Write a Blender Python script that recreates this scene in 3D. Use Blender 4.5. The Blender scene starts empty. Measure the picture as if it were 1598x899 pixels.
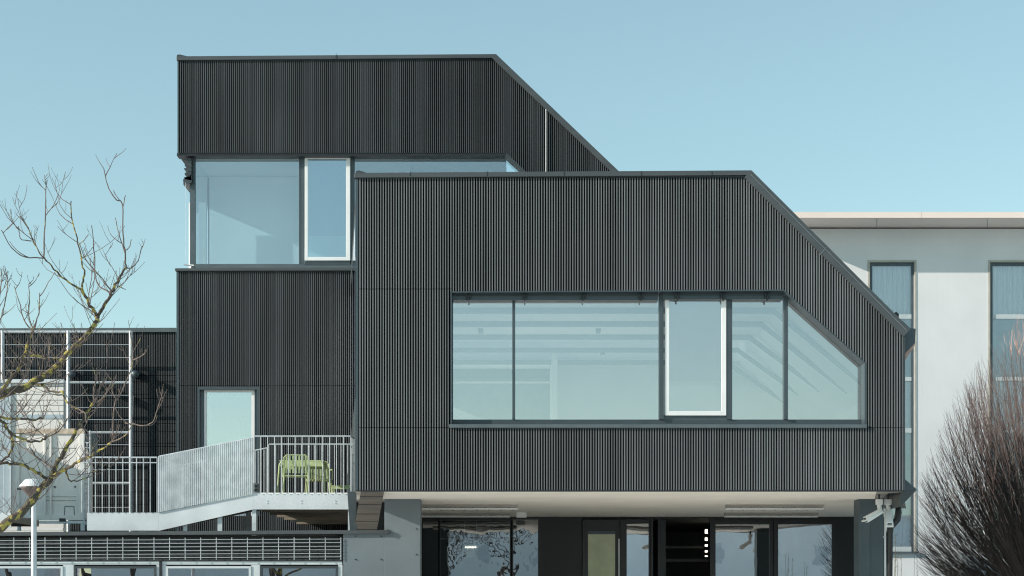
import bpy, math, random
from mathutils import Vector
R = math.radians
random.seed(7)
C = bpy.context.scene.collection
SC = bpy.context.scene

# ------------------------------------------------------------------ camera
F = 2460.0          # focal length in photo pixels (photo 1598 wide)
EYE = 1.6
HY = 935.0          # horizon row
cam_d = bpy.data.cameras.new('camera')
cam = bpy.data.objects.new('camera', cam_d); C.objects.link(cam)
cam.location = (0, 0, EYE); cam.rotation_euler = (R(90), 0, 0)
cam_d.sensor_width = 36.0; cam_d.lens = F / 1598 * 36
cam_d.shift_y = (HY - 449.5) / 1598
cam_d.clip_start = 0.1; cam_d.clip_end = 3000
SC.camera = cam

# ------------------------------------------------------------------ light
SUN_EL, SUN_AZ = 21.5, 70.0      # azimuth: degrees to the left of the facade normal
w = bpy.data.worlds.new('World'); SC.world = w; w.use_nodes = True
nt = w.node_tree; nt.nodes.clear()
sky = nt.nodes.new('ShaderNodeTexSky'); sky.sky_type = 'NISHITA'; sky.sun_disc = False
sky.sun_elevation = R(SUN_EL); sky.sun_rotation = R(180 + SUN_AZ)
sky.air_density = 1.0; sky.dust_density = 0.3; sky.ozone_density = 3.2; sky.altitude = 0
tint = nt.nodes.new('ShaderNodeMixRGB'); tint.blend_type = 'MULTIPLY'; tint.inputs[0].default_value = 1
tint.inputs[2].default_value = (1.10, 1.20, 0.995, 1)
bg = nt.nodes.new('ShaderNodeBackground'); bg.inputs[1].default_value = 0.15
wo = nt.nodes.new('ShaderNodeOutputWorld')
gam = nt.nodes.new('ShaderNodeGamma'); gam.inputs[1].default_value = 0.68
nt.links.new(sky.outputs[0], gam.inputs[0]); nt.links.new(gam.outputs[0], tint.inputs[1]); nt.links.new(tint.outputs[0], bg.inputs[0]); nt.links.new(bg.outputs[0], wo.inputs[0])
sd = bpy.data.lights.new('sun', 'SUN'); sd.energy = 3.0; sd.angle = R(0.5); sd.color = (1.0, 0.90, 0.79)
so = bpy.data.objects.new('sun', sd); C.objects.link(so)
sv = Vector((-math.sin(R(SUN_AZ)) * math.cos(R(SUN_EL)), -math.cos(R(SUN_AZ)) * math.cos(R(SUN_EL)), math.sin(R(SUN_EL))))
so.rotation_euler = sv.to_track_quat('Z', 'Y').to_euler(); so.location = sv * 60
vs = SC.view_settings
vs.view_transform = 'Standard'; vs.look = 'None'; vs.gamma = 1; vs.use_curve_mapping = False
vs.exposure = 0.95
SC.cycles.filter_width = 1.15
SC.cycles.max_bounces = 8; SC.cycles.transparent_max_bounces = 16; SC.cycles.glossy_bounces = 4
SC.cycles.sample_clamp_indirect = 6

# ------------------------------------------------------------------ helpers
def X(px, D): return (px - 799.0) / F * D
def Z(py, D): return EYE + (HY - py) / F * D
def P(px, py, D): return Vector((X(px, D), D, Z(py, D)))

def mat(name, col, rough=0.6, metal=0.0, var=0.12, scale=3.0, bump=0.0, bscale=40, stretch=(1, 1, 1), spec=0.5, streak=0.0):
    m = bpy.data.materials.new(name); m.use_nodes = True
    n = m.node_tree; b = n.nodes['Principled BSDF']
    b.inputs['Roughness'].default_value = rough; b.inputs['Metallic'].default_value = metal
    b.inputs['Specular IOR Level'].default_value = spec
    tc = n.nodes.new('ShaderNodeTexCoord'); mp = n.nodes.new('ShaderNodeMapping'); mp.inputs['Scale'].default_value = stretch
    n.links.new(tc.outputs['Object'], mp.inputs[0])
    nz = n.nodes.new('ShaderNodeTexNoise'); nz.inputs['Scale'].default_value = scale; nz.inputs['Detail'].default_value = 6
    n.links.new(mp.outputs[0], nz.inputs['Vector'])
    cr = n.nodes.new('ShaderNodeValToRGB')
    cr.color_ramp.elements[0].position = 0.3; cr.color_ramp.elements[1].position = 0.7
    cr.color_ramp.elements[0].color = tuple(max(0, c * (1 - var)) for c in col) + (1,)
    cr.color_ramp.elements[1].color = tuple(min(1, c * (1 + var)) for c in col) + (1,)
    n.links.new(nz.outputs[0], cr.inputs[0])
    out = cr.outputs[0]
    if streak:
        mp2 = n.nodes.new('ShaderNodeMapping'); mp2.inputs['Scale'].default_value = (6, 6, 0.35)
        n.links.new(tc.outputs['Object'], mp2.inputs[0])
        n2 = n.nodes.new('ShaderNodeTexNoise'); n2.inputs['Scale'].default_value = 2.0; n2.inputs['Detail'].default_value = 5
        n.links.new(mp2.outputs[0], n2.inputs['Vector'])
        mx = n.nodes.new('ShaderNodeMixRGB'); mx.blend_type = 'MULTIPLY'; mx.inputs[0].default_value = streak
        n.links.new(out, mx.inputs[1]); n.links.new(n2.outputs[0], mx.inputs[2]); out = mx.outputs[0]
    n.links.new(out, b.inputs['Base Color'])
    rr = n.nodes.new('ShaderNodeMath'); rr.operation = 'MULTIPLY_ADD'
    rr.inputs[1].default_value = 0.25; rr.inputs[2].default_value = max(0.02, rough - 0.12)
    n.links.new(nz.outputs[0], rr.inputs[0]); n.links.new(rr.outputs[0], b.inputs['Roughness'])
    if bump:
        n3 = n.nodes.new('ShaderNodeTexNoise'); n3.inputs['Scale'].default_value = bscale; n3.inputs['Detail'].default_value = 4
        n.links.new(mp.outputs[0], n3.inputs['Vector'])
        bp = n.nodes.new('ShaderNodeBump'); bp.inputs['Strength'].default_value = bump; bp.inputs['Distance'].default_value = 0.01
        n.links.new(n3.outputs[0], bp.inputs['Height']); n.links.new(bp.outputs[0], b.inputs['Normal'])
    return m

def glass(name, tint, refl, wav=0.0, rcol=(0.93, 0.95, 1.0)):
    m = bpy.data.materials.new(name); m.use_nodes = True
    n = m.node_tree; n.nodes.clear()
    o = n.nodes.new('ShaderNodeOutputMaterial'); mx = n.nodes.new('ShaderNodeMixShader')
    t = n.nodes.new('ShaderNodeBsdfTransparent'); t.inputs[0].default_value = tint + (1,)
    g = n.nodes.new('ShaderNodeBsdfGlossy'); g.inputs['Roughness'].default_value = 0.0; g.inputs[0].default_value = rcol + (1,)
    fr = n.nodes.new('ShaderNodeFresnel'); fr.inputs[0].default_value = 1.5
    ma = n.nodes.new('ShaderNodeMath'); ma.operation = 'MULTIPLY_ADD'; ma.use_clamp = True
    ma.inputs[1].default_value = 0.9; ma.inputs[2].default_value = refl
    n.links.new(fr.outputs[0], ma.inputs[0]); n.links.new(ma.outputs[0], mx.inputs[0])
    n.links.new(t.outputs[0], mx.inputs[1]); n.links.new(g.outputs[0], mx.inputs[2]); n.links.new(mx.outputs[0], o.inputs[0])
    if wav:
        tc = n.nodes.new('ShaderNodeTexCoord')
        nz = n.nodes.new('ShaderNodeTexNoise'); nz.inputs['Scale'].default_value = 1.1; nz.inputs['Detail'].default_value = 2
        n.links.new(tc.outputs['Object'], nz.inputs['Vector'])
        bp = n.nodes.new('ShaderNodeBump'); bp.inputs['Strength'].default_value = 1.0; bp.inputs['Distance'].default_value = wav
        n.links.new(nz.outputs[0], bp.inputs['Height']); n.links.new(bp.outputs[0], g.inputs['Normal'])
    return m

def emis(name, col, s):
    m = bpy.data.materials.new(name); m.use_nodes = True
    b = m.node_tree.nodes['Principled BSDF']
    b.inputs['Base Color'].default_value = col + (1,); b.inputs['Emission Color'].default_value = col + (1,)
    b.inputs['Emission Strength'].default_value = s
    return m

SPLIT = {'joist', 'transom', 'apron', 'board_joint', 'bolt', 'joint', 'slot', 'corner_post', 'fitting', 'hatch_line', 'spandrel', 'window_pier', 'light_dot', 'wire', 'cupboard', 'rail', 'tube', 'partition', 'side_wall', 'ground_floor_wall', 'wall_shelf', 'fascia', 'wall', 'room_back_wall', 'door_frame', 'wall_wire', 'side_sheet', 'inner_wall', 'blind_box', 'clip', 'pictogram', 'roof_edge', 'hall_wall', 'curtain_'}
class MB:
    """collects geometry into one mesh"""
    def __init__(s): s.v = []; s.f = []
    def poly(s, pts):
        i = len(s.v); s.v += [tuple(p) for p in pts]; s.f.append(tuple(range(i, i + len(pts)))); return s
    def hexa(s, a, b):
        """a, b: two matching 4-point loops"""
        i = len(s.v); s.v += [tuple(p) for p in a] + [tuple(p) for p in b]
        for q in ((0, 1, 2, 3), (7, 6, 5, 4), (0, 4, 5, 1), (1, 5, 6, 2), (2, 6, 7, 3), (3, 7, 4, 0)):
            s.f.append(tuple(i + k for k in q))
        return s
    def box(s, x0, x1, y0, y1, z0, z1):
        return s.hexa([(x0, y0, z0), (x1, y0, z0), (x1, y0, z1), (x0, y0, z1)], [(x0, y1, z0), (x1, y1, z0), (x1, y1, z1), (x0, y1, z1)])
    def pbox(s, px0, px1, py0, py1, D, d0=0.0, d1=0.1):
        """box whose front face spans the given rows/columns of plane D, from D+d0 to D+d1"""
        return s.box(X(px0, D), X(px1, D), D + d0, D + d1, Z(py1, D), Z(py0, D))
    def prism(s, xz, y0, y1):
        n = len(xz); i = len(s.v)
        s.v += [(x, y0, z) for x, z in xz] + [(x, y1, z) for x, z in xz]
        s.f.append(tuple(range(i, i + n))); s.f.append(tuple(range(i + 2 * n - 1, i + n - 1, -1)))
        for k in range(n):
            j = (k + 1) % n; s.f.append((i + k, i + n + k, i + n + j, i + j))
        return s
    def slab(s, quad, nrm, t):
        n = Vector(nrm) * t
        return s.hexa([Vector(q) for q in quad], [Vector(q) + n for q in quad])
    def tube(s, pts, rad, n=6, cap=True):
        pts = [Vector(p) for p in pts]
        if not hasattr(rad, '__len__'): rad = [rad] * len(pts)
        i0 = len(s.v)
        up = Vector((0, 0, 1))
        for k, p in enumerate(pts):
            d = (pts[min(k + 1, len(pts) - 1)] - pts[max(k - 1, 0)]).normalized()
            a = d.cross(up)
            if a.length < 1e-3: a = d.cross(Vector((0, 1, 0)))
            a.normalize(); b = d.cross(a)
            for q in range(n):
                t = 2 * math.pi * q / n
                s.v.append(tuple(p + (a * math.cos(t) + b * math.sin(t)) * rad[k]))
        for k in range(len(pts) - 1):
            for q in range(n):
                r = (q + 1) % n
                s.f.append((i0 + k * n + q, i0 + k * n + r, i0 + (k + 1) * n + r, i0 + (k + 1) * n + q))
        if cap:
            s.f.append(tuple(i0 + q for q in range(n))[::-1]); s.f.append(tuple(i0 + (len(pts) - 1) * n + q for q in range(n)))
        return s
    def lathe(s, prof, c, n=24):
        i0 = len(s.v)
        for r, z in prof:
            for q in range(n):
                t = 2 * math.pi * q / n; s.v.append((c[0] + r * math.cos(t), c[1] + r * math.sin(t), z))
        for k in range(len(prof) - 1):
            for q in range(n):
                r = (q + 1) % n; s.f.append((i0 + k * n + q, i0 + k * n + r, i0 + (k + 1) * n + r, i0 + (k + 1) * n + q))
        s.f.append(tuple(i0 + q for q in range(n))[::-1]); s.f.append(tuple(i0 + (len(prof) - 1) * n + q for q in range(n)))
        return s
    def islands(s):
        par = list(range(len(s.v)))
        def find(a):
            while par[a] != a: par[a] = par[par[a]]; a = par[a]
            return a
        for f in s.f:
            for k in f[1:]: par[find(k)] = find(f[0])
        groups = {}
        for f in s.f: groups.setdefault(find(f[0]), []).append(f)
        out = []
        for fs in groups.values():
            o = MB(); mp = {}
            for f in fs:
                for k in f:
                    if k not in mp: mp[k] = len(o.v); o.v.append(s.v[k])
                o.f.append(tuple(mp[k] for k in f))
            out.append(o)
        return out
    def build(s, name, m, parent=None, smooth=False, bevel=0):
        if name in SPLIT:
            isl = s.islands()
            if len(isl) > 1: return [o._build(name, m, parent, smooth, bevel) for o in isl][0]
        return s._build(name, m, parent, smooth, bevel)
    def _build(s, name, m, parent=None, smooth=False, bevel=0):
        me = bpy.data.meshes.new(name)
        if parent is not None:
            off = parent.matrix_world.translation if False else Vector(parent.get('_o', (0, 0, 0)))
            vv = [(a - off.x, b - off.y, c - off.z) for a, b, c in s.v]
        else: vv = s.v
        me.from_pydata(vv, [], s.f); me.materials.append(m)
        if smooth: me.polygons.foreach_set('use_smooth', [True] * len(me.polygons))
        o = bpy.data.objects.new(name, me); C.objects.link(o)
        if parent is not None:
            o.parent = parent; o['_o'] = parent.get('_o', (0, 0, 0))
        if bevel:
            md = o.modifiers.new('bevel', 'BEVEL'); md.width = bevel; md.segments = 2; md.limit_method = 'ANGLE'
        return o

def tag(o, label=None, cat=None, group=None, kind=None):
    if label: o['label'] = label
    if cat: o['category'] = cat
    if group: o['group'] = group
    if kind: o['kind'] = kind
    return o
def thing(name, loc, label, cat, group=None):
    o = bpy.data.objects.new(name, None); C.objects.link(o); o.location = loc; o['_o'] = tuple(loc)
    o.empty_display_size = 0.2
    return tag(o, label, cat, group)

# ------------------------------------------------------------------ materials
def rib_mat(name, col):
    m = mat(name, col, 0.5, 0.0, 0.06, 0.7, streak=0.0, spec=0.25)
    n = m.node_tree; b = n.nodes['Principled BSDF']; src = b.inputs['Base Color'].links[0].from_socket
    tc = n.nodes.new('ShaderNodeTexCoord'); sp = n.nodes.new('ShaderNodeSeparateXYZ'); n.links.new(tc.outputs['Object'], sp.inputs[0])
    dv = n.nodes.new('ShaderNodeMath'); dv.operation = 'MULTIPLY'; dv.inputs[1].default_value = 1 / 0.0494
    fl = n.nodes.new('ShaderNodeMath'); fl.operation = 'FLOOR'; n.links.new(sp.outputs[0], dv.inputs[0]); n.links.new(dv.outputs[0], fl.inputs[0])
    wn = n.nodes.new('ShaderNodeTexWhiteNoise'); wn.noise_dimensions = '1D'; n.links.new(fl.outputs[0], wn.inputs['W'])
    mr = n.nodes.new('ShaderNodeMapRange'); mr.inputs['To Min'].default_value = 0.72; mr.inputs['To Max'].default_value = 1.2
    n.links.new(wn.outputs['Value'], mr.inputs['Value'])
    mx = n.nodes.new('ShaderNodeMixRGB'); mx.blend_type = 'MULTIPLY'; mx.inputs[0].default_value = 1
    n.links.new(src, mx.inputs[1]); n.links.new(mr.outputs[0], mx.inputs[2])
    # whole sheets (23 ribs) differ slightly in tone
    d2 = n.nodes.new('ShaderNodeMath'); d2.operation = 'MULTIPLY'; d2.inputs[1].default_value = 1 / (0.0494 * 23)
    f2 = n.nodes.new('ShaderNodeMath'); f2.operation = 'FLOOR'; n.links.new(sp.outputs[0], d2.inputs[0]); n.links.new(d2.outputs[0], f2.inputs[0])
    w2 = n.nodes.new('ShaderNodeTexWhiteNoise'); w2.noise_dimensions = '1D'; n.links.new(f2.outputs[0], w2.inputs['W'])
    m2 = n.nodes.new('ShaderNodeMapRange'); m2.inputs['To Min'].default_value = 0.90; m2.inputs['To Max'].default_value = 1.08
    n.links.new(w2.outputs['Value'], m2.inputs['Value'])
    x2 = n.nodes.new('ShaderNodeMixRGB'); x2.blend_type = 'MULTIPLY'; x2.inputs[0].default_value = 1
    n.links.new(mx.outputs[0], x2.inputs[1]); n.links.new(m2.outputs[0], x2.inputs[2])
    # rain streaks and dust
    mp3 = n.nodes.new('ShaderNodeMapping'); mp3.inputs['Scale'].default_value = (2.2, 2.2, 0.25); n.links.new(tc.outputs['Object'], mp3.inputs[0])
    n3 = n.nodes.new('ShaderNodeTexNoise'); n3.inputs['Scale'].default_value = 1.4; n3.inputs['Detail'].default_value = 7; n.links.new(mp3.outputs[0], n3.inputs['Vector'])
    m3 = n.nodes.new('ShaderNodeMapRange'); m3.inputs['From Min'].default_value = 0.3; m3.inputs['From Max'].default_value = 0.7; m3.inputs['To Min'].default_value = 0.86; m3.inputs['To Max'].default_value = 1.14
    n.links.new(n3.outputs[0], m3.inputs['Value'])
    x3 = n.nodes.new('ShaderNodeMixRGB'); x3.blend_type = 'MULTIPLY'; x3.inputs[0].default_value = 1
    n.links.new(x2.outputs[0], x3.inputs[1]); n.links.new(m3.outputs[0], x3.inputs[2]); n.links.new(x3.outputs[0], b.inputs['Base Color'])
    return m
M = {}
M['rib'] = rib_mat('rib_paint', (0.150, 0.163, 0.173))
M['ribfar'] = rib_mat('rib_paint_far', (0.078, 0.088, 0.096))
M['ribback'] = mat('rib_backing', (0.006, 0.007, 0.008), 0.8, spec=0.1)
M['coping'] = mat('coping_metal', (0.058, 0.067, 0.073), 0.4, 0.0, 0.15, 2, stretch=(0.3, 1, 3))
M['slat'] = mat('dark_slat', (0.018, 0.021, 0.023), 0.6, 0, 0.3, 2, stretch=(0.3, 1, 6))
M['darkmetal'] = mat('dark_metal', (0.035, 0.045, 0.052), 0.4, 0, 0.15, 4)
M['frame'] = mat('window_frame_paint', (0.046, 0.064, 0.075), 0.35, 0, 0.10, 3)
M['sill'] = mat('sill_sheet', (0.085, 0.11, 0.122), 0.35, 0, 0.12, 3)
M['white'] = mat('white_paint', (0.74, 0.76, 0.76), 0.35, 0, 0.03, 3)
M['panel'] = mat('blue_grey_panel', (0.125, 0.155, 0.175), 0.5, 0, 0.10, 1.2, bump=0.05)
M['panel_dark'] = mat('dark_teal_panel', (0.06, 0.085, 0.10), 0.4, 0, 0.15, 2)
M['galv'] = mat('galvanised_steel', (0.52, 0.57, 0.60), 0.45, 0.35, 0.14, 5)
M['galvp'] = mat('galvanised_plate', (0.56, 0.61, 0.64), 0.5, 0.15, 0.10, 1.5)
M['soffit'] = mat('soffit_render', (0.92, 0.87, 0.80), 0.8, 0, 0.04, 1.0)
M['soffitdark'] = mat('ceiling_edge', (0.30, 0.29, 0.27), 0.7)
M['black'] = mat('black_frame', (0.012, 0.014, 0.017), 0.35, 0, 0.2, 3)
M['blackwall'] = mat('black_wall', (0.012, 0.015, 0.018), 0.5, 0, 0.2, 2)
M['room'] = mat('white_room', (0.88, 0.89, 0.89), 0.8, 0, 0.03, 1)
M['roomfloor'] = mat('room_floor', (0.74, 0.74, 0.72), 0.5, 0, 0.1, 1)
M['roomgrey'] = mat('grey_room', (0.32, 0.34, 0.35), 0.8)
M['beam'] = mat('grey_beam', (0.22, 0.28, 0.31), 0.7)
M['roomdark'] = mat('dark_room', (0.14, 0.145, 0.14), 0.8)
M['roof'] = mat('roof_membrane', (0.12, 0.13, 0.13), 0.9)
M['wall'] = mat('pale_render', (0.70, 0.72, 0.735), 0.9, 0, 0.05, 0.6, bump=0.25, bscale=25, streak=0.04)
M['cream'] = mat('cream_metal', (0.82, 0.70, 0.64), 0.5, 0, 0.03, 1)
M['beige'] = mat('beige_reveal', (0.42, 0.41, 0.36), 0.7)
M['curtain'] = mat('curtain', (0.93, 0.94, 0.95), 0.9, 0, 0.12, 5, stretch=(6, 1, 0.2))
M['shade'] = mat('roller_shade', (0.66, 0.60, 0.62), 0.9, 0, 0.03)
M['green'] = mat('light_green_powder_coat', (0.40, 0.48, 0.25), 0.5, 0, 0.15, 6)
M['concrete'] = mat('ground_paving', (0.68, 0.66, 0.62), 0.9, 0, 0.12, 0.6, bump=0.2)
M['wood'] = mat('brown_board', (0.13, 0.112, 0.098), 0.55, 0, 0.25, 2, stretch=(0.6, 4, 4))
M['timber'] = mat('weathered_timber', (0.24, 0.21, 0.17), 0.8, 0, 0.25, 3, stretch=(0.5, 5, 5))
M['contain'] = mat('container_white', (0.74, 0.73, 0.70), 0.5, 0, 0.05, 2, streak=0.12)
M['rust'] = mat('dirty_edge', (0.45, 0.38, 0.30), 0.8, 0, 0.35, 9)
M['bluewall'] = mat('blue_grey_sheet', (0.36, 0.45, 0.50), 0.5)
M['palewin'] = mat('pale_window_frame', (0.48, 0.54, 0.56), 0.4, 0, 0.05)
M['lampbrown'] = mat('lamp_bowl_brown', (0.10, 0.075, 0.07), 0.35)
M['pinkmetal'] = mat('reddish_panel', (0.35, 0.22, 0.20), 0.5)
M['pgreen'] = mat('pale_green_board', (0.55, 0.60, 0.42), 0.6)
M['g_front'] = glass('glass_front', (0.95, 0.98, 0.99), 0.46, 0.0008, (0.97, 0.97, 0.99))
M['g_sky'] = glass('glass_clear', (0.95, 0.97, 0.97), 0.02)
M['g_upper'] = glass('glass_upper', (0.78, 0.92, 0.96), 0.30, 0.0004)
M['g_dark'] = glass('glass_ground', (0.55, 0.62, 0.64), 0.52, 0.0022, (0.98, 0.98, 1.0))
M['g_wavy'] = glass('glass_wavy', (0.55, 0.62, 0.64), 0.34, 0.0032, (0.95, 0.98, 1.0))
M['g_wavy'].node_tree.nodes['Noise Texture'].inputs['Scale'].default_value = 2.0
M['g_annex'] = glass('glass_annex', (0.30, 0.36, 0.38), 0.42, 0.0012, (0.95, 0.97, 1.0))
M['g_plain'] = glass('glass_neighbour', (0.95, 0.97, 0.98), 0.12, 0.0006)
M['spandrel'] = mat('pale_spandrel', (0.46, 0.51, 0.54), 0.5)
M['lampon'] = emis('lit_square', (1.0, 0.93, 0.72), 2.5)
M['exit'] = emis('exit_green', (0.05, 0.55, 0.35), 0.8)

def bark(name, base, lichen, amt):
    m = mat(name, base, 0.9, 0, 0.35, 14, bump=0.6, bscale=60)
    n = m.node_tree; b = n.nodes['Principled BSDF']; src = b.inputs['Base Color'].links[0].from_socket
    tc = n.nodes.new('ShaderNodeTexCoord'); nz = n.nodes.new('ShaderNodeTexNoise'); nz.inputs['Scale'].default_value = 16; nz.inputs['Detail'].default_value = 6
    n.links.new(tc.outputs['Object'], nz.inputs['Vector'])
    cr = n.nodes.new('ShaderNodeValToRGB'); cr.color_ramp.elements[0].position = amt; cr.color_ramp.elements[1].position = amt + 0.06
    n.links.new(nz.outputs[0], cr.inputs[0])
    mx = n.nodes.new('ShaderNodeMixRGB'); n.links.new(cr.outputs[0], mx.inputs[0]); n.links.new(src, mx.inputs[1]); mx.inputs[2].default_value = lichen + (1,)
    n.links.new(mx.outputs[0], b.inputs['Base Color'])
    return m
M['bark'] = bark('lichened_bark', (0.085, 0.07, 0.055), (0.38, 0.32, 0.08), 0.525)
M['twig'] = bark('twig_bark', (0.16, 0.125, 0.11), (0.34, 0.31, 0.12), 0.62)
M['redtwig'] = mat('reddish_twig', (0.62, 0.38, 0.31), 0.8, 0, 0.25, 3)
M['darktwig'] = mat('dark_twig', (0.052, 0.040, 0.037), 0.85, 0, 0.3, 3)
M['golden'] = mat('dry_golden_stem', (0.50, 0.40, 0.20), 0.8, 0, 0.25, 5)

# ------------------------------------------------------------------ ribbed cladding
PITCH = 0.0494
def crossings(loops, x):
    zs = []
    for lp in loops:
        for k in range(len(lp)):
            (x0, z0), (x1, z1) = lp[k], lp[(k + 1) % len(lp)]
            if (x0 <= x < x1) or (x1 <= x < x0):
                zs.append(z0 + (z1 - z0) * (x - x0) / (x1 - x0))
    zs.sort(); return zs
def spans(loops, xa, xb):
    e = 1e-5; a = crossings(loops, xa + e); b = crossings(loops, xb - e)
    if len(a) != len(b) or len(a) % 2:
        m = crossings(loops, (xa + xb) / 2)
        if len(m) % 2: return []
        a = b = m
    return [(a[k], a[k + 1], b[k], b[k + 1]) for k in range(0, len(a), 2)]
def clad(name, outer, holes, D, parent, m, joints=(), rw=0.42, depth=0.06, backname='cladding_backing'):
    """outer/holes in photo pixels on plane D; ribs stand proud of a dark backing sheet"""
    loops = [[(X(a, D), Z(b, D)) for a, b in lp] for lp in [outer] + list(holes)]
    xs = [p[0] for p in loops[0]]; x0, x1 = min(xs), max(xs)
    rb = MB(); n = int((x1 - x0) / PITCH)
    off = (x1 - x0 - n * PITCH) / 2
    js = []
    for (ja, jb, jy) in joints: js.append((X(ja, D), X(jb, D), Z(jy, D)))
    for k in range(n):
        xa = x0 + off + k * PITCH + PITCH * (1 - rw) / 2 + random.uniform(-.0012, .0012); xb = xa + PITCH * rw
        for (a0, a1, b0, b1) in spans(loops, xa, xb):
            segs = [(a0, a1, b0, b1)]
            for (ja, jb, jz) in js:
                if ja <= xa <= jb:
                    ns = []
                    for s in segs:
                        if s[0] + 0.02 < jz < s[1] - 0.02:
                            ns += [(s[0], jz - 0.006, s[2], jz - 0.006), (jz + 0.006, s[1], jz + 0.006, s[3])]
                        else: ns.append(s)
                    segs = ns
            for s in segs:
                if s[1] - s[0] < 0.01 and s[3] - s[2] < 0.01: continue
                rb.hexa([(xa, D, s[0]), (xb, D, s[2]), (xb, D, s[3]), (xa, D, s[1])],
                        [(xa, D + depth, s[0]), (xb, D + depth, s[2]), (xb, D + depth, s[3]), (xa, D + depth, s[1])])
    rb.build(name, m, parent)
    bk = MB(); cuts = sorted(set([p[0] for lp in loops for p in lp]))
    for xa, xb in zip(cuts, cuts[1:]):
        if xb - xa < 1e-4: continue
        for (a0, a1, b0, b1) in spans(loops, xa, xb):
            bk.hexa([(xa, D + depth + .002, a0), (xb, D + depth + .002, b0), (xb, D + depth + .002, b1), (xa, D + depth + .002, a1)],
                    [(xa, D + .18, a0), (xb, D + .18, b0), (xb, D + .18, b1), (xa, D + .18, a1)])
    bk.build(backname, M['ribback'], parent)

# ------------------------------------------------------------------ ground
g = MB().poly([(-600, -600, 0), (600, -600, 0), (600, 900, 0), (-600, 900, 0)]).build('ground', M['concrete']); tag(g, kind='structure')

# ================================================================== MAIN BUILDING
D0, D1, DG, DL = 30.0, 40.3, 39.4, 45.2
ZS = Z(766, D0)                                   # soffit height of the front box
bld = thing('ribbed_building', (2, 30, 0), 'large dark building of vertical ribs, angular upper storey set behind a projecting glazed box', 'building')

# ---- front box cladding
hole = [(703, 455), (1223, 452), (1351, 566), (1351, 668), (703, 668)]
clad('cladding', [(555, 276), (1163, 273), (1411, 522), (1411, 766), (555, 766)], [hole], D0, bld, M['rib'],
     joints=[(555, 704, 451), (555, 704, 667.5), (1351, 1412, 667.5)])
XL0, XL1 = X(555, D0), -4.13
XR0, XR1 = X(1410, D0), 9.0
zt = Z(273, D0); zr = Z(522, D0); XB0, XB1 = X(1166, D0), 6.1
# roof and side walls of the front box (inner room surfaces are separate sheets)
rf = MB()
A = [(XL0, D0 + .19, zt), (XB0, D0 + .19, zt), (XR0, D0 + .19, zr)]
B = [(XL1, D1, zt), (XB1, D1, zt), (XR1, D1, zr)]
def lr(a, b, y): t = (y - a[1]) / (b[1] - a[1]); return tuple(a[k] + (b[k] - a[k]) * t for k in range(3))
SK0, SK1 = 35.6, 38.6          # added roof opening, unseen, cut to brighten the front room
rf.slab([A[0], A[1], lr(A[1], B[1], SK0), lr(A[0], B[0], SK0)], (0, 0, -1), .28)
rf.slab([lr(A[0], B[0], SK1), lr(A[1], B[1], SK1), B[1], B[0]], (0, 0, -1), .28)
rf.slab([A[1], A[2], B[2], B[1]], (-.7, 0, -.7), .28)
rf.build('roof', M['roof'], bld)
MB().slab([lr(A[0], B[0], SK0), lr(A[1], B[1], SK0), lr(A[1], B[1], SK1), lr(A[0], B[0], SK1)], (0, 0, -1), .03).build('added_skylight', M['g_sky'], bld)
sw = MB()
sw.slab([(XR0, D0 + .19, ZS), (XR1, D1, ZS), (XR1, D1, zr), (XR0, D0 + .19, zr)], (-1, 0, 0), .2)
sw.build('side_wall', M['darkmetal'], bld)
# left flank: solid below and above, glazed strip in between
zg0, zg1 = Z(600, D0), Z(300, D0)
sl = MB()
for (za, zb) in ((ZS, zg0), (zg1, zt)):
    sl.slab([(XL0, D0 + .19, za), (XL1, D1, za), (XL1, D1, zb), (XL0, D0 + .19, zb)], (1, 0, 0), .2)
sl.build('side_wall', M['darkmetal'], bld)
MB().slab([(XL0, D0 + .19, zg0), (XL1, D1, zg0), (XL1, D1, zg1), (XL0, D0 + .19, zg1)], (1, 0, 0), .02).build('side_window', M['g_sky'], bld)
# corner posts
MB().box(XL0 - .004, XL0 + .05, D0 - .005, D0 + .18, ZS, zt).build('corner_trim', M['frame'], bld)
MB().box(XR0 - .005, XR0 + .03, D0 - .005, D0 + .18, ZS, zr - .02).build('corner_trim', M['darkmetal'], bld)
# copings
def coping(pts, D, t0, name='coping', proj=.06, back=.5, m='coping'):
    """pts: pixel polyline of the upper edge; t0 thickness in px"""
    o = MB(); 
    for k in range(len(pts) - 1):
        (xa, ya), (xb, yb) = pts[k], pts[k + 1]
        dx, dy = xb - xa, yb - ya; L = math.hypot(dx, dy); nx, ny = -dy / L, dx / L
        q = [(xa, ya), (xb, yb), (xb + nx * t0[k], yb + ny * t0[k]), (xa + nx * t0[k], ya + ny * t0[k])]
        o.prism([(X(a, D), Z(b, D)) for a, b in q], D - proj - .004 * k, D + back)
    return o.build(name, M[m], bld, bevel=.006)
coping([(553, 271), (1172, 267), (1420, 515)], D0, (7.5, 15))
MB().prism([(X(a, D0), Z(b, D0)) for a, b in ((556, 268), (561, 267), (572, 270.5), (556, 271))], D0 - .05, D0 + .4).build('coping_end', M['darkmetal'], bld)
MB().pbox(557, 1163, 275.5, 277.5, D0, -.03, .0).build('shadow_strip', M['black'], bld)
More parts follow.
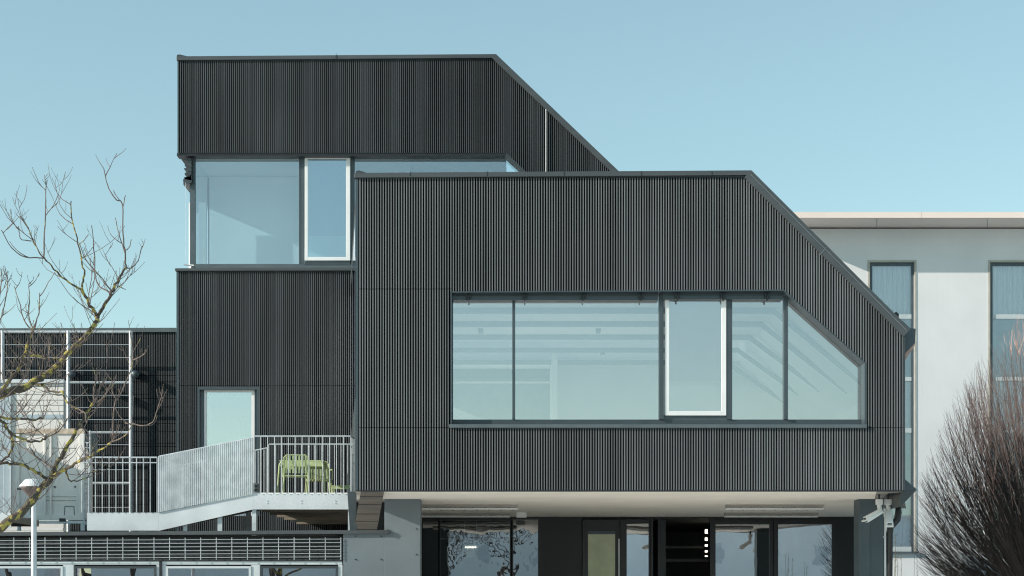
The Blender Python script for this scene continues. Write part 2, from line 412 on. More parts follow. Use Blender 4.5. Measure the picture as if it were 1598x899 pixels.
# seam ridge down the sloped coping
o = MB(); 
for u in (0.49,):
    a = (1172 + (1412 - 1172) * u, 267 + 247 * u)
    o.prism([(X(p, D0), Z(q, D0)) for p, q in ((a[0] - 2, a[1] - 1), (a[0], a[1] - 1), (a[0] - 10, a[1] + 11), (a[0] - 12, a[1] + 11))], D0 - .072, D0 - .05)
o.prism([(X(p, D0), Z(q, D0)) for p, q in ((1171, 273.2), (1414, 516.2), (1414, 517.6), (1171, 274.6))], D0 - .078, D0 - .05)
o.build('coping_seam', M['panel'], bld)
for px in (640, 760, 880, 1000, 1110): MB().box(X(px, D0), X(px, D0) + .008, D0 - .066, D0 - .02, Z(276, D0), Z(268.5, D0)).build('coping_seam', M['black'], bld)
# little vent on the slope
MB().prism([(X(p, D0), Z(q, D0)) for p, q in ((1396, 492), (1397, 487), (1401, 485), (1405, 489), (1404, 498))], D0 + .1, D0 + .3).build('roof_vent', M['black'], bld)
# splayed hoods on the right flank
DH = 30.35
MB().prism([(X(p, DH), Z(q, DH)) for p, q in ((1408, 500), (1420, 512), (1429, 513), (1428, 535), (1408, 556))], DH, DH + .12).build('hood', M['panel_dark'], bld)
MB().slab([P(1409, 556, DH + .1), P(1428, 535, DH + .1), P(1427, 540, DH + 2.2), P(1409, 568, DH + 2.2)], (0, 0, 1), .02).build('hood_lining', M['pinkmetal'], bld)
MB().prism([(X(p, DH), Z(q, DH)) for p, q in ((1409, 745), (1431, 764), (1405, 768))], DH, DH + 1.2).build('hood', M['panel_dark'], bld)
MB().prism([(X(p, DH), Z(q, DH)) for p, q in ((1405, 768), (1431, 764.5), (1405, 791))], DH + .002, DH + 1.2).build('hood', M['coping'], bld)

# ---- front window
def window_unit(wname, D, jobs, parent):
    """jobs: list of (material, px0, px1, py0, py1, d0, d1, partname); first is the root frame"""
    root = None
    for (m, a, b, c, d, d0, d1, nm) in jobs:
        o = MB().pbox(a, b, c, d, D, d0, d1)
        if root is None: root = o.build(nm, M[m], parent)
        else: o.build(nm, M[m], root)
    return root
# reveals (lining of the opening)
rv = MB()
hz = [(X(a, D0), Z(b, D0)) for a, b in hole]
for k in range(5):
    (xa, za), (xb, zb) = hz[k], hz[(k + 1) % 5]
    dx, dz = xb - xa, zb - za; L = math.hypot(dx, dz); nx, nz = dz / L * .022, -dx / L * .022   # into the opening
    cx, cz = sum(p[0] for p in hz) / 5, sum(p[1] for p in hz) / 5
    if ((xa + xb) / 2 + nx - cx) ** 2 + ((za + zb) / 2 + nz - cz) ** 2 > ((xa + xb) / 2 - cx) ** 2 + ((za + zb) / 2 - cz) ** 2: nx, nz = -nx, -nz
    rv.prism([(xa, za), (xb, zb), (xb + nx, zb + nz), (xa + nx, za + nz)], D0 - .004 - .001 * k, D0 + .42)
rv.build('window_reveal', M['frame'], bld)
DW = D0 + .30                                      # glass plane
def wp(px, py): # photo pixel on the facade plane -> same pixel on the glass plane
    return (X(px, DW), Z(py, DW))
win = MB()
zb_ = Z(662, DW)
# bottom rail, head rail, mullions
win.box(X(703, DW) - .03, X(1351, DW), DW - .03, DW + .06, Z(662, DW) - .08, Z(655, DW))
win.build('window_frame', M['frame'], bld)
wf = bpy.data.objects['window_frame']
for a, b, m in ((703, 707, 'panel_dark'), (799.5, 804, 'frame'), (1028, 1035, 'frame'), (1133.5, 1142, 'frame'), (1222.5, 1228.5, 'frame'), (1345, 1350, 'frame')):
    top = 452 if b < 1300 else 562
    MB().box(X(a, DW), X(b, DW), DW - (.09 if a in (1028, 1222.5) else .06), DW + .06, Z(655, DW) + .001, Z(top, DW)).build('mullion', M[m], wf)
# sloping frame
MB().prism([wp(1223, 452), wp(1350, 563), wp(1350, 567), wp(1221, 455)], DW - .05, DW + .06).build('sloped_rail', M['panel_dark'], wf)
# panes
for a, b in ((706, 800), (804, 1029), (1141, 1223)):
    MB().poly([(X(a, DW), DW, Z(656, DW)), (X(b, DW), DW, Z(656, DW)), (X(b, DW), DW, Z(460, DW)), (X(a, DW), DW, Z(460, DW))]).build('pane', M['g_front'], wf)
MB().poly([(X(1228, DW), DW, Z(656, DW)), (X(1346, DW), DW, Z(656, DW)), (X(1346, DW), DW, Z(562, DW)), (X(1228, DW), DW, Z(458, DW))]).build('pane', M['g_front'], wf)
MB().box(X(1035, DW), X(1134, DW), DW - .02, DW + .05, Z(656, DW), Z(648, DW)).build('lower_rail', M['sill'], wf)
# opening sash, white
sash = MB()
Ds = DW - .07
sash.box(X(1037.5, Ds), X(1044.5, Ds), Ds, Ds + .06, Z(648.5, Ds), Z(463, Ds))
sash.box(X(1126, Ds), X(1133.5, Ds), Ds, Ds + .06, Z(648.5, Ds), Z(463, Ds))
sash.box(X(1044.5, Ds), X(1126, Ds), Ds, Ds + .06, Z(648.5, Ds), Z(641.5, Ds))
sash.box(X(1044.5, Ds), X(1126, Ds), Ds, Ds + .06, Z(467, Ds), Z(463, Ds))
sh = sash.build('sash', M['white'], bld, bevel=.006)
MB().poly([(X(1044, Ds), Ds + .03, Z(642, Ds)), (X(1127, Ds), Ds + .03, Z(642, Ds)), (X(1127, Ds), Ds + .03, Z(465, Ds)), (X(1044, Ds), Ds + .03, Z(465, Ds))]).build('pane', M['g_front'], sh)
MB().box(X(1045, Ds), X(1126, Ds), Ds + .055, Ds + .058, Z(594, Ds), Z(465, Ds)).build('roller_shade', M['shade'], sh)
# blind box with clips
bb = MB(); Db = D0 + .14
bb.pbox(704.5, 1027, 456.5, 462, Db, 0.03, .2); bb.pbox(704.5, 1027, 462.3, 468.5, Db, 0, .2)
bb.pbox(1034.5, 1221.5, 455, 461, Db, 0.03, .2); bb.pbox(1034.5, 1221.5, 461.3, 467, Db, 0, .2)
bx = bb.build('blind_box', M['frame'], bld)
for cx in (731, 819, 910, 1000, 1057, 1128, 1197):
    c = MB()
    c.pbox(cx - 4, cx - 1.5, 458, 467, Db, -.05, 0.0).pbox(cx + 1, cx + 4, 457.5, 466, Db, -.04, 0.0).pbox(cx - 1, cx + 1, 461, 470.5, Db, -.06, -.01)
    c.build('clip', M['black'], bx)
# sill
MB().prism([(X(701.5, D0), Z(662.5, D0)), (X(1352, D0), Z(662.8, D0)), (X(1352, D0), Z(668.3, D0)), (X(701.5, D0), Z(668.0, D0))], D0 - .055, D0 + .28).build('sill', M['sill'], bld, bevel=.004)

# ---- front room
ZF, ZC = Z(668, D0) - .25, EYE + 5.84
rm = MB()
rm.poly([(XL0 + .25, D0 + .5, ZF), (XR0 - .25, D0 + .5, ZF), (8.6, 44, ZF), (-3.9, 44, ZF)])
rm.build('room_floor', M['roomfloor'], bld)
rc = MB()
YI = D0 + .43
XK, ZK = 5.30, Z(566, D0) - .37
c0, c1, c2, c3 = (XL0 + .21, YI, ZC), (XK, YI, ZC), (XK + .3, D1 - .3, ZC), (-3.9, D1 - .3, ZC)
rc.poly([c0, c1, lr(c1, c2, SK0), lr(c0, c3, SK0)]); rc.poly([lr(c0, c3, SK1), lr(c1, c2, SK1), c2, c3])
for yy in (SK0, SK1): rc.poly([lr(c0, c3, yy), lr(c1, c2, yy), (lr(c1, c2, yy)[0], yy, zt - .28), (lr(c0, c3, yy)[0], yy, zt - .28)])
for (p, q) in ((c0, c3), (c1, c2)):
    u, v = lr(p, q, SK0), lr(p, q, SK1); rc.poly([u, v, (v[0], v[1], zt - .28), (u[0], u[1], zt - .28)])
rc.poly([(XK, YI, ZC), (XR0 - .22, YI, ZK), (XR1 - 1.6, D1 - .3, ZK), (XK + .3, D1 - .3, ZC)])
rc.poly([(XR0 - .22, YI, ZK), (XR0 - .22, YI, ZF), (XR1 - 1.6, D1 - .3, ZF), (XR1 - 1.6, D1 - .3, ZK)])
rc.poly([(XL0 + .22, D0 + .19, ZF), (XL0 + .22, D0 + .19, zg0), (-3.88, D1 - .3, zg0), (-3.88, D1 - .3, ZF)])
rc.build('room_lining', M['room'], bld)
pw = MB()
pw.box(X(866, 38.9), 7.3, 38.9, 39.0, ZF, ZC)                      # white partition
pw.box(X(862, 37.5), X(862, 37.5) + .12, 37.5, 40.0, ZF, ZC)
pw.build('partition', M['room'], bld)
bk = MB()
MB().box(-3.9, X(866, 38.9), 40.0, 40.1, ZF, Z(590, 40)).build('room_back_wall', M['beam'], bld); bk.box(-3.9, X(866, 38.9), 40.0, 40.1, Z(538, 40), ZC)
bk.build('room_back_wall', M['roomgrey'], bld)
MB().box(-3.9, X(866, 38.9), 40.02, 40.08, Z(552, 40), Z(539, 40)).build('white_clerestory_strip', M['white'], bld)  # brightness of the strip windows put into plain white colour
MB().box(-3.9, X(866, 38.9), 40.01, 40.07, Z(589, 40), Z(553, 40)).build('room_back_wall', M['panel'], bld)
MB().box(-3.9, X(866, 38.9), 39.9, 40.0, Z(599, 40), Z(596, 40)).build('hand_rail', M['white'], bld)
for k, yd in enumerate((31.6, 33.15, 34.8, 36.6, 38.5)):
    xr = XK - .05
    b = MB()
    x_l = XL0 - (yd - D0) * .11 + .25
    b.hexa([(x_l, yd, ZC - .10), (xr, yd, ZC - .10), (xr, yd, ZC - .003), (x_l, yd, ZC - .003)], [(x_l, yd + .12, ZC - .10), (xr, yd + .12, ZC - .10), (xr, yd + .12, ZC - .003), (x_l, yd + .12, ZC - .003)])
    x2 = XR0 - .24 + (yd - D0) * .06; z2 = ZK
    b.hexa([(xr, yd, ZC - .10), (x2, yd, z2 - .07), (x2, yd, z2), (xr, yd, ZC - .003)], [(xr, yd + .12, ZC - .10), (x2, yd + .12, z2 - .07), (x2, yd + .12, z2), (xr, yd + .12, ZC - .003)])
    b.build('ceiling_beam', M['beam'], bld)
# hanging exit sign, lamps
ex = thing('exit_sign', P(763, 514, 35), 'small white and green exit sign hung behind the left pane of the front window', 'sign')
Dx = 35
MB().pbox(754, 768, 509, 519, Dx, 0, .05).build('sign_board', M['white'], ex)
MB().pbox(756, 759, 511, 517, Dx, -.006, -.001).pbox(761, 763.2, 511, 517, Dx, -.006, -.001).pbox(763.8, 766.5, 513, 515, Dx, -.006, -.001).build('pictogram', M['exit'], ex)
MB().tube([(X(761, Dx), Dx + .02, Z(509, Dx)), (X(761, Dx), Dx + .02, ZC)], .008, 4).build('rod', M['frame'], ex)
for k, (px, py, Dd) in enumerate(((750, 492, 34), (934, 492, 34), (941, 513, 37))):
    s = MB(); zz = ZC - .001
    s.box(X(px - 3.5, Dd), X(px + 3.5, Dd), Dd, Dd + .25, zz - .07, zz)
    s.build('ceiling_spot', M['frame'], bld)

# ---- soffit of the front box
MB().poly([(XL0, D0 + .002, ZS - .003), (X(1368, D0), D0 + .002, ZS - .003), (8.95, DG, ZS - .003), (-4.1, DG, ZS - .003)]).build('soffit', M['soffit'], bld)
fs = MB().prism([(XL0, ZS - .0), (XR0 - .42, ZS), (XR0 - .42, ZS + .3), (XL0, ZS + .3)], D0 + .2, D0 + .4)
fs.poly([(XL0, D0 + .1, ZS + .02), (XR0, D0 + .1, ZS + .02), (XR1, D1, ZS + .02), (XL1, D1, ZS + .02)])
fs.build('floor_slab', M['darkmetal'], bld)
MB().pbox(555, 1411, 765.2, 767.2, D0, -.012, .04).build('drip_edge', M['black'], bld)
MB().poly([(X(1369, D0), D0 + .01, ZS - .001), (X(1409, D0), D0 + .01, ZS - .001), (9.0, 36, ZS + .01), (X(1369, D0) + .6, 36, ZS + .01)]).build('soffit_edge', M['soffitdark'], bld)
# brown boarded fold under the left flank
MB().slab([P(563, 767.5, 30.05), P(599, 767.5, 30.05), P(588, 826, 31.6), P(552, 826, 31.6)], (0, 1, 0), .05).build('boarded_fold', M['wood'], bld)
fj = MB()
for u in (.12, .33, .58, .78):
    a = P(563, 767.5, 30.05).lerp(P(552, 826, 31.6), u); b = P(599, 767.5, 30.05).lerp(P(588, 826, 31.6), u)
    fj.tube([a - Vector((0, .004, 0)), b - Vector((0, .004, 0))], .006, 4)
fj.build('board_joint', M['black'], bld)
MB().slab([P(542, 767, 30.3), P(556, 767, 30.3), P(556, 828, 31.6), P(546, 828, 31.6)], (0, 1, 0), .04).build('boarded_fold', M['panel_dark'], bld)
MB().box(X(545, 33.5), X(606, 33.5), 33.5, 33.6, 2.6, ZS + .3).build('back_panel', M['black'], bld)

# ---- columns and blue-grey wall panel
DC = 32.4
MB().box(X(600, DC), X(656, DC), DC, DC + .5, 0, ZS).build('column', M['panel'], bld, bevel=.006)
MB().box(X(535.5, DC), X(600, DC) - .002, DC + .004, DC + .3, 0, Z(829, DC)).build('wall_panel', M['panel'], bld)
bo = MB()
for (a, b) in ((555, 837), (595, 837), (555, 873), (595, 873), (650, 825.5), (650, 865.5)):
    p = P(a, b, DC); bo.box(p.x - .011, p.x + .011, DC - .014, DC + .0035, p.z - .011, p.z + .011)
bo.build('bolt', M['black'], bld)
MB().box(X(1340.5, DC), X(1379, DC), DC, DC + .5, 0, ZS).build('column', M['panel_dark'], bld, bevel=.006)
MB().box(X(1359, DC) - .002, X(1359, DC) + .002, DC - .003, DC + .01, 0, Z(812, DC)).build('column_joint', M['black'], bld)
# dark rail at the foot of the fold
# (the annex roof edge passes here; see annex)

# ---- downpipes on the right
dp = thing('downpipe', (X(1391, 31.2), 31.2, 0), 'dark rainwater pipe with a double bend at the right corner beside the slim column', 'pipe')
Dp = 31.2
pp = [P(1402, 768, Dp), P(1402, 800, Dp), P(1400, 811, Dp), P(1390, 822, Dp), P(1388, 832, Dp), P(1388, 990, Dp)]
pp[-1].z = 0
MB().tube(pp, .068, 12).build('pipe', M['black'], dp, smooth=True)
c = MB()
for y in (846,): c.tube([P(1388, y, Dp), P(1388, y + 2, Dp)], .064, 12)
c.tube([P(1378, 838, Dp), P(1388, 838, Dp)], .012, 6)
c.build('joint', M['galv'], dp)
dp2 = MB().tube([P(1382, 795, 32), (X(1382, 32), 32, 0)], .03, 8).build('conduit', M['galvp'], bld)

# ---- upper volume
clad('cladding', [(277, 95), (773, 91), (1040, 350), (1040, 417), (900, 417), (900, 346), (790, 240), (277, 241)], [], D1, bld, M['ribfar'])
coping([(276, 89), (774, 85.5), (1044, 343)], D1, (6, 8.5), proj=.06)
MB().prism([(X(a, D1), Z(b, D1)) for a, b in ((276.5, 86.5), (281, 86), (292, 88.6), (277, 89.5))], D1 - .05, D1 + .4).build('coping_end', M['darkmetal'], bld)
MB().pbox(276, 790, 238.5, 243.2, D1, .0, .3).build('head_trim', M['black'], bld)
MB().prism([(X(a, D1), Z(b, D1)) for a, b in ((790, 238.5), (900, 344), (900, 348), (788, 243))], D1 + .001, D1 + .3).build('head_trim', M['darkmetal'], bld)
MB().tube([P(852, 163, D1 - .05), P(852, 275, D1 - .05)], .010, 6).build('lightning_conductor', M['white'], bld)
MB().box(X(277, D1), X(277, D1) + .035, D1 - .004, D1 + .18, Z(241, D1), Z(94, D1)).build('corner_trim', M['frame'], bld)
MB().box(X(525, D1) - .003, X(525, D1) + .003, D1 - .075, D1, Z(93, D1), Z(86, D1) + .02).build('coping_seam', M['black'], bld)
XU0 = X(277, D1); XG = X(299, D1)
zut = Z(90, D1) - .1; zub = Z(241, D1)
DE = 42.8
u = MB()
u.slab([(XU0, D1 + .18, zut), (X(773, D1), D1 + .18, zut), (X(773, D1), DE, zut), (XU0, DE, zut)], (0, 0, -1), .3)
u.slab([(X(773, D1), D1 + .18, zut), (X(1040, D1), D1 + .18, Z(352, D1)), (X(1040, D1), DE, Z(352, D1)), (X(773, D1), DE, zut)], (-.7, 0, -.7), .25)
u.box(XU0, XU0 + .2, D1 + .18, DE, zub + .02, zut - .3)
u.box(XU0 + .001, X(1040, D1), DE - .2, DE - .002, 0, zub)
u.box(XU0, X(773, D1), DE - .2, DE, zub + .001, zut - .31)
u.box(X(1040, D1) - .2, X(1040, D1), D1 + .19, DE - .21, 0, Z(352, D1) - .3)
u.build('upper_shell', M['darkmetal'], bld)
MB().poly([(XU0, D1, zub + .015), (X(790, D1), D1, zub + .015), (X(790, D1), DE - .2, zub + .015), (XU0, DE - .2, zub + .015)]).build('room_ceiling', M['room'], bld)
MB().box(XU0 + .001, X(299, D1), D1 + .01, DE - .01, zub - .004, zub + .01).build('corner_soffit', M['darkmetal'], bld)
uf = MB().box(XU0, X(1040, D1) - .2, D1 + .19, DE - .22, Z(420, D1) - .3, Z(420, D1) - .02); uf.build('room_floor', M['roomfloor'], bld)
ur = MB(); ur.box(XG + .05, X(900, D1), DE - .4, DE - .3, Z(420, D1), zub); ur.box(X(640, 43), X(640, 43) + .1, 41.4, DE - .41, Z(420, D1), zub)
ur.build('room_back_wall', M['room'], bld)
MB().box(X(322, 44), X(322, 44) + .45, 41.6, 41.8, Z(420, D1), zub - .9).build('cupboard', M['white'], bld)
# upper glazing
DU = D1 + .28
uwf = MB()
uwf.box(XG - .0, X(900, DU), DU - .04, DU + .06, Z(418, DU), Z(412.5, DU)).build('window_frame', M['sill'], bld)
uw = bpy.data.objects[[o.name for o in bpy.data.objects if o.name.startswith('window_frame')][-1]]
for a, b, m in ((297, 305, 'panel_dark'), (467, 470, 'frame'), (470.5, 474.5, 'panel_dark'), (546.5, 553.5, 'frame')):
    MB().box(X(a, DU), X(b, DU), DU - .05, DU + .06, Z(412.5, DU) + .001, Z(240, DU)).build('mullion', M[m], uw)
for a, b in ((305, 467), (553, 900)):
    MB().poly([(X(a, DU), DU, Z(413, DU)), (X(b, DU), DU, Z(413, DU)), (X(b, DU), DU, Z(238, DU)), (X(a, DU), DU, Z(238, DU))]).build('pane', M['g_upper'], uw)
MB().slab([(XG, DU + .06, Z(418, DU)), (XG, DE - .2, Z(418, DU)), (XG, DE - .2, Z(238, DU)), (XG, DU + .06, Z(238, DU))], (1, 0, 0), .02).build('side_pane', M['g_upper'], uw)
Ds2 = DU - .09
s2 = MB()
s2.pbox(475.5, 480.5, 243.5, 406.5, Ds2, 0, .06).pbox(540, 546.5, 243.5, 406.5, Ds2, 0, .06).pbox(480.5, 540, 401, 406.5, Ds2, 0, .06).pbox(480.5, 540, 243.5, 248, Ds2, 0, .06)
s2 = s2.build('sash', M['white'], bld, bevel=.006)
MB().pbox(480, 541, 247, 402, Ds2, .03, .034).build('pane', M['g_upper'], s2)
MB().pbox(481, 540, 247, 365, Ds2, .22, .225).build('roller_shade', M['shade'], s2)
MB().pbox(475, 547, 407, 413, Ds2, .04, .12).build('lower_rail', M['frame'], uw)
# sill ledge
MB().prism([(X(274, D1), Z(419.5, D1)), (X(549, D1), Z(418.5, D1)), (X(549, D1), Z(423, D1)), (X(274, D1), Z(423.5, D1))], D1 - .07, D1 + .5).build('sill', M['coping'], bld, bevel=.004)
MB().prism([(X(298, D1), Z(414.5, D1)), (X(549, D1), Z(414, D1)), (X(549, D1), Z(418.5, D1)), (X(298, D1), Z(419.5, D1))], D1 + .02, D1 + .5).build('sill', M['sill'], bld)
# folded external blind on the left flank, guide wire
bl = MB()
for k in range(5):
    y0 = 245 + k * 7
    bl.prism([(X(285.5 + (k % 2) * 1.5, D1), Z(y0 + 2, D1)), (X(297, D1), Z(y0, D1)), (X(298, D1), Z(y0 + 7, D1)), (X(287, D1), Z(y0 + 5, D1))], D1 + .1, D1 + 3.2)
bl.prism([(X(284.5, D1), Z(278, D1)), (X(298, D1), Z(270, D1)), (X(298, D1), Z(283, D1)), (X(285, D1), Z(290 - 3, D1))], D1 + .1, D1 + 3.2)
bl.build('folded_blind', M['darkmetal'], bld)
MB().tube([P(289.5, 285, D1 + .1), P(289.5, 413, D1 + .1)], .004, 4).tube([P(287, 413, D1), P(300, 415, D1)], .02, 5).build('guide_wire', M['galv'], bld)
# lower left wall
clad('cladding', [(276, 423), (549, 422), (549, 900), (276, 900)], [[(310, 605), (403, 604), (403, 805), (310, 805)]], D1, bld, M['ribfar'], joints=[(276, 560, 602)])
MB().box(X(276, D1) - .01, X(276, D1) + .05, D1 - .006, D1 + .18, 0, Z(423, D1)).build('corner_trim', M['frame'], bld)
MB().box(X(276, D1), X(276, D1) + .2, D1 + .18, DE - .2, 0, Z(423, D1) - .1).build('side_wall', M['darkmetal'], bld)
# terrace door
dd = MB(); Dd = D1 + .14
dd.pbox(308, 404, 603.5, 608, D1, -.003, .27).pbox(308, 311.5, 608.05, 805, D1, -.003, .27).pbox(401, 404, 608.05, 805, D1, -.003, .27)
dd.build('door_reveal', M['frame'], bld)
dr = MB().pbox(312, 319, 606, 805, Dd, 0, .1).pbox(319.05, 397.5, 605, 608.5, Dd, 0, .1).pbox(397.5, 402, 605, 805, Dd, 0, .1).build('door', M['panel'], bld)
MB().pbox(319, 322.5, 608.5, 805, Dd, -.03, .05).pbox(392.5, 397.5, 608.5, 805, Dd, -.03, .05).pbox(322.5, 392.5, 608.5, 612, Dd, -.03, .05).build('door_frame', M['white'], dr)
MB().pbox(322, 393, 611, 805, Dd, .01, .014).build('pane', M['g_front'], dr)
MB().box(X(300, D1), X(420, D1), D1 + 2.2, D1 + 2.3, 3.2, Z(600, D1)).build('hall_wall', M['room'], bld)
MB().box(X(345, D1), X(360, D1), D1 + 1.4, D1 + 1.9, 3.2, Z(640, D1)).build('hall_cupboard', M['white'], bld)

# ---- left wing wall
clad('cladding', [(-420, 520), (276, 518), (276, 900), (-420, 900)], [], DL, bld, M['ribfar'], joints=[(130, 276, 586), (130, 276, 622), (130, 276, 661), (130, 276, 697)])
MB().prism([(X(-420, DL), Z(514, DL)), (X(275, DL), Z(512, DL)), (X(275, DL), Z(518.5, DL)), (X(-420, DL), Z(520, DL))], DL - .06, DL + .6).build('coping', M['sill'], bld)
MB().box(X(-420, DL), X(276, D1), DL + .2, 53, 0, Z(520, DL)).build('wing_body', M['roof'], bld)

# ---- ground floor behind the soffit
def gb(a, b, c, d, d0, d1, m, nm, parent=bld): return MB().pbox(a, b, c, d, DG, d0, d1).build(nm, M[m], parent)
BOT = HY + EYE * F / DG        # row of the ground at DG
MB().box(X(556, DG), X(842, DG), DG + .02, DG + .12, Z(812.5, DG), ZS).box(X(842, DG), X(908, DG), DG - .0, DG + .2, 0, ZS).box(X(908, DG), X(1112, DG), DG + .02, DG + .12, Z(809, DG), ZS).box(X(1112, DG), X(1305, DG), DG + .02, DG + .12, Z(812, DG), ZS).box(X(1305, DG), X(1380, DG), DG, DG + .2, 0, ZS).box(-4.1, X(660, DG), DG, DG + .2, 0, ZS).build('ground_floor_wall', M['blackwall'], bld)
def gwin(a, b, top, fr=4, gm='g_dark'):
    f = MB(); f.pbox(a, a + fr, top - 6, BOT, DG, -.03, .08).pbox(b - fr, b, top - 6, BOT, DG, -.03, .08).pbox(a + fr, b - fr, top - 6, top, DG, -.03, .08)
    f.pbox(a + fr, b - fr, BOT - 6, BOT, DG, -.03, .08)
    f = f.build('window', M['black'], bld)
    MB().poly([(X(a + fr, DG), DG, Z(BOT - 6, DG)), (X(b - fr, DG), DG, Z(BOT - 6, DG)), (X(b - fr, DG), DG, Z(top, DG)), (X(a + fr, DG), DG, Z(top, DG))]).build('pane', M[gm], f)
gwin(657, 686, 814, 2); gwin(684, 799, 812, 3.5, 'g_wavy'); gwin(797.5, 843, 811, 3.5, 'g_wavy')
gwin(1111, 1206, 818, 5.5); gwin(1207, 1305, 818, 7)
# doors: one shut leaf with a pale green board, one leaf swung open, doorway
d = gb(909, 966, 811, BOT, -.06, .05, 'black', 'door')
gb(917, 960, 829, BOT - 12, -.075, -.061, 'panel_dark', 'door_panel', d)
gb(917.5, 959.5, 834, BOT - 16, -.085, -.076, 'pgreen', 'notice_board', d)
gb(964.5, 966.5, 841, BOT - 30, -.12, -.061, 'galv', 'handle', d)
d2 = MB().slab([P(968, 811, DG - .1), P(1017, 809, DG + .02), P(1017, 1030, DG + .02), P(968, 1030, DG - .1)], (0, 1, 0), .05).build('door', M['black'], bld)
MB().slab([P(978, 818, DG - .11), P(1012, 817, DG - .02), P(1012, 1015, DG - .02), P(978, 1015, DG - .11)], (0, 1, 0), .01).build('pane', M['g_dark'], d2)
MB().pbox(1016, 1019, 809, BOT, DG, -.03, .1).pbox(1108, 1111, 809, BOT, DG, -.03, .1).pbox(966, 968, 809, BOT, DG, -.03, .1).build('door_frame', M['black'], bld)
# ground floor room
rg = MB()
rg.poly([(-4.1, DG + .2, .02), (9, DG + .2, .02), (9, 48, .02), (-4.1, 48, .02)])
rg.poly([(-4.1, DG + .2, ZS - .02), (9, DG + .2, ZS - .02), (9, 48, ZS - .02), (-4.1, 48, ZS - .02)])
rg.poly([(-4.1, 47.9, 0), (9, 47.9, 0), (9, 47.9, ZS), (-4.1, 47.9, ZS)])
rg.poly([(-4.1, DG + .2, 0), (-4.1, 48, 0), (-4.1, 48, ZS), (-4.1, DG + .2, ZS)]); rg.poly([(9, DG + .2, 0), (9, 48, 0), (9, 48, ZS), (9, DG + .2, ZS)])
rg.build('ground_floor_room', M['roomdark'], bld)
MB().box(X(686, 43), X(735, 43), 43, 43.1, 0, Z(835, 43)).build('inner_wall', M['roomgrey'], bld)
MB().box(X(686, 42), X(822, 42), 42, 42.06, Z(842, 42), Z(840, 42)).build('ceiling_rail', M['white'], bld)
sv_ = MB().box(X(1019, 42.5), X(1098, 42.5), 42.5, 43, Z(856, 42.5), Z(852, 42.5)).box(X(1019, 42.5), X(1108, 42.5), 42.5, 43, Z(877, 42.5), Z(872, 42.5)).box(X(1034, 42.5), X(1038, 42.5), 42.5, 42.6, Z(872, 42.5), Z(856, 42.5))
sh_ = sv_.build('wall_shelf', M['black'], bld)
pl = MB()
for y0, y1 in ((825, 834), (838, 845), (848.5, 854), (858, 863), (866, 870)):
    pl.pbox(1100.4, 1104, y0 + 1.2, y1 - 1.2, 41.5, 0, .03)
tag(pl.build('light_column', M['lampon']), 'upright row of five small lit square lamps glowing inside the dark doorway', 'lamp')
hp = thing('pendant_lamp', P(734, 850, 41), 'flat translucent pendant lamp hanging on two wires behind the left ground floor window', 'lamp')
MB().pbox(721, 747, 851, 870, 41, 0, .04).build('lamp_panel', M['curtain'], hp)
MB().tube([P(725, 851, 41), (X(725, 41), 41, ZS - .03)], .012, 4).tube([P(744, 851, 41), (X(744, 41), 41, ZS - .03)], .012, 4).build('wire', M['galv'], hp)
k_ = MB()
for q in range(7): k_.pbox(726 + q * 2.6, 727.4 + q * 2.6, 853, 855, 41, -.012, -.002)
k_.build('light_dot', M['lampon'], hp)

# ---- strip heaters / lights under the soffit
def strip(x0, x1, yd, label):
    t = thing('ceiling_light', ((x0 + x1) / 2, yd, ZS), label, 'light', 'slim strip lights under the pale soffit')
    z = ZS - .004
    MB().box(x0, x1, yd - .11, yd + .11, z - .05, z).build('housing', M['soffitdark'], t)
    MB().tube([(x0, yd - .06, z - .085), (x1, yd - .06, z - .085)], .022, 8).tube([(x0, yd + .06, z - .085), (x1, yd + .06, z - .085)], .022, 8).build('tube', M['white'], t)
    c = MB()
    for q in range(9):
        xx = x0 + (x1 - x0) * (q + .5) / 9; c.tube([(xx - .06, yd - .11, z - .055), (xx + .04, yd + .1, z - .12)], .006, 4)
    c.build('wire_guard', M['black'], t)
strip(X(640, 34.4), X(808, 34.4), 34.4, 'left front strip light under the pale soffit, beside the blue-grey column')
strip(X(640, 37.6), X(796, 37.6), 37.6, 'left rear strip light under the pale soffit, just above the left ground floor window')
strip(X(1133, 34.4), X(1284, 34.4), 34.4, 'right front strip light under the pale soffit, left of the slim dark column')
strip(X(1131, 37.6), X(1276, 37.6), 37.6, 'right rear strip light under the pale soffit, just above the right ground floor windows')
tag(MB().box(X(814, 37.4) - .12, X(814, 37.4) + .12, 37.4, 37.55, ZS - .12, ZS - .004).build('smoke_detector', M['white']), 'small white sensor box on the pale soffit beside the left strip lights', 'sensor')

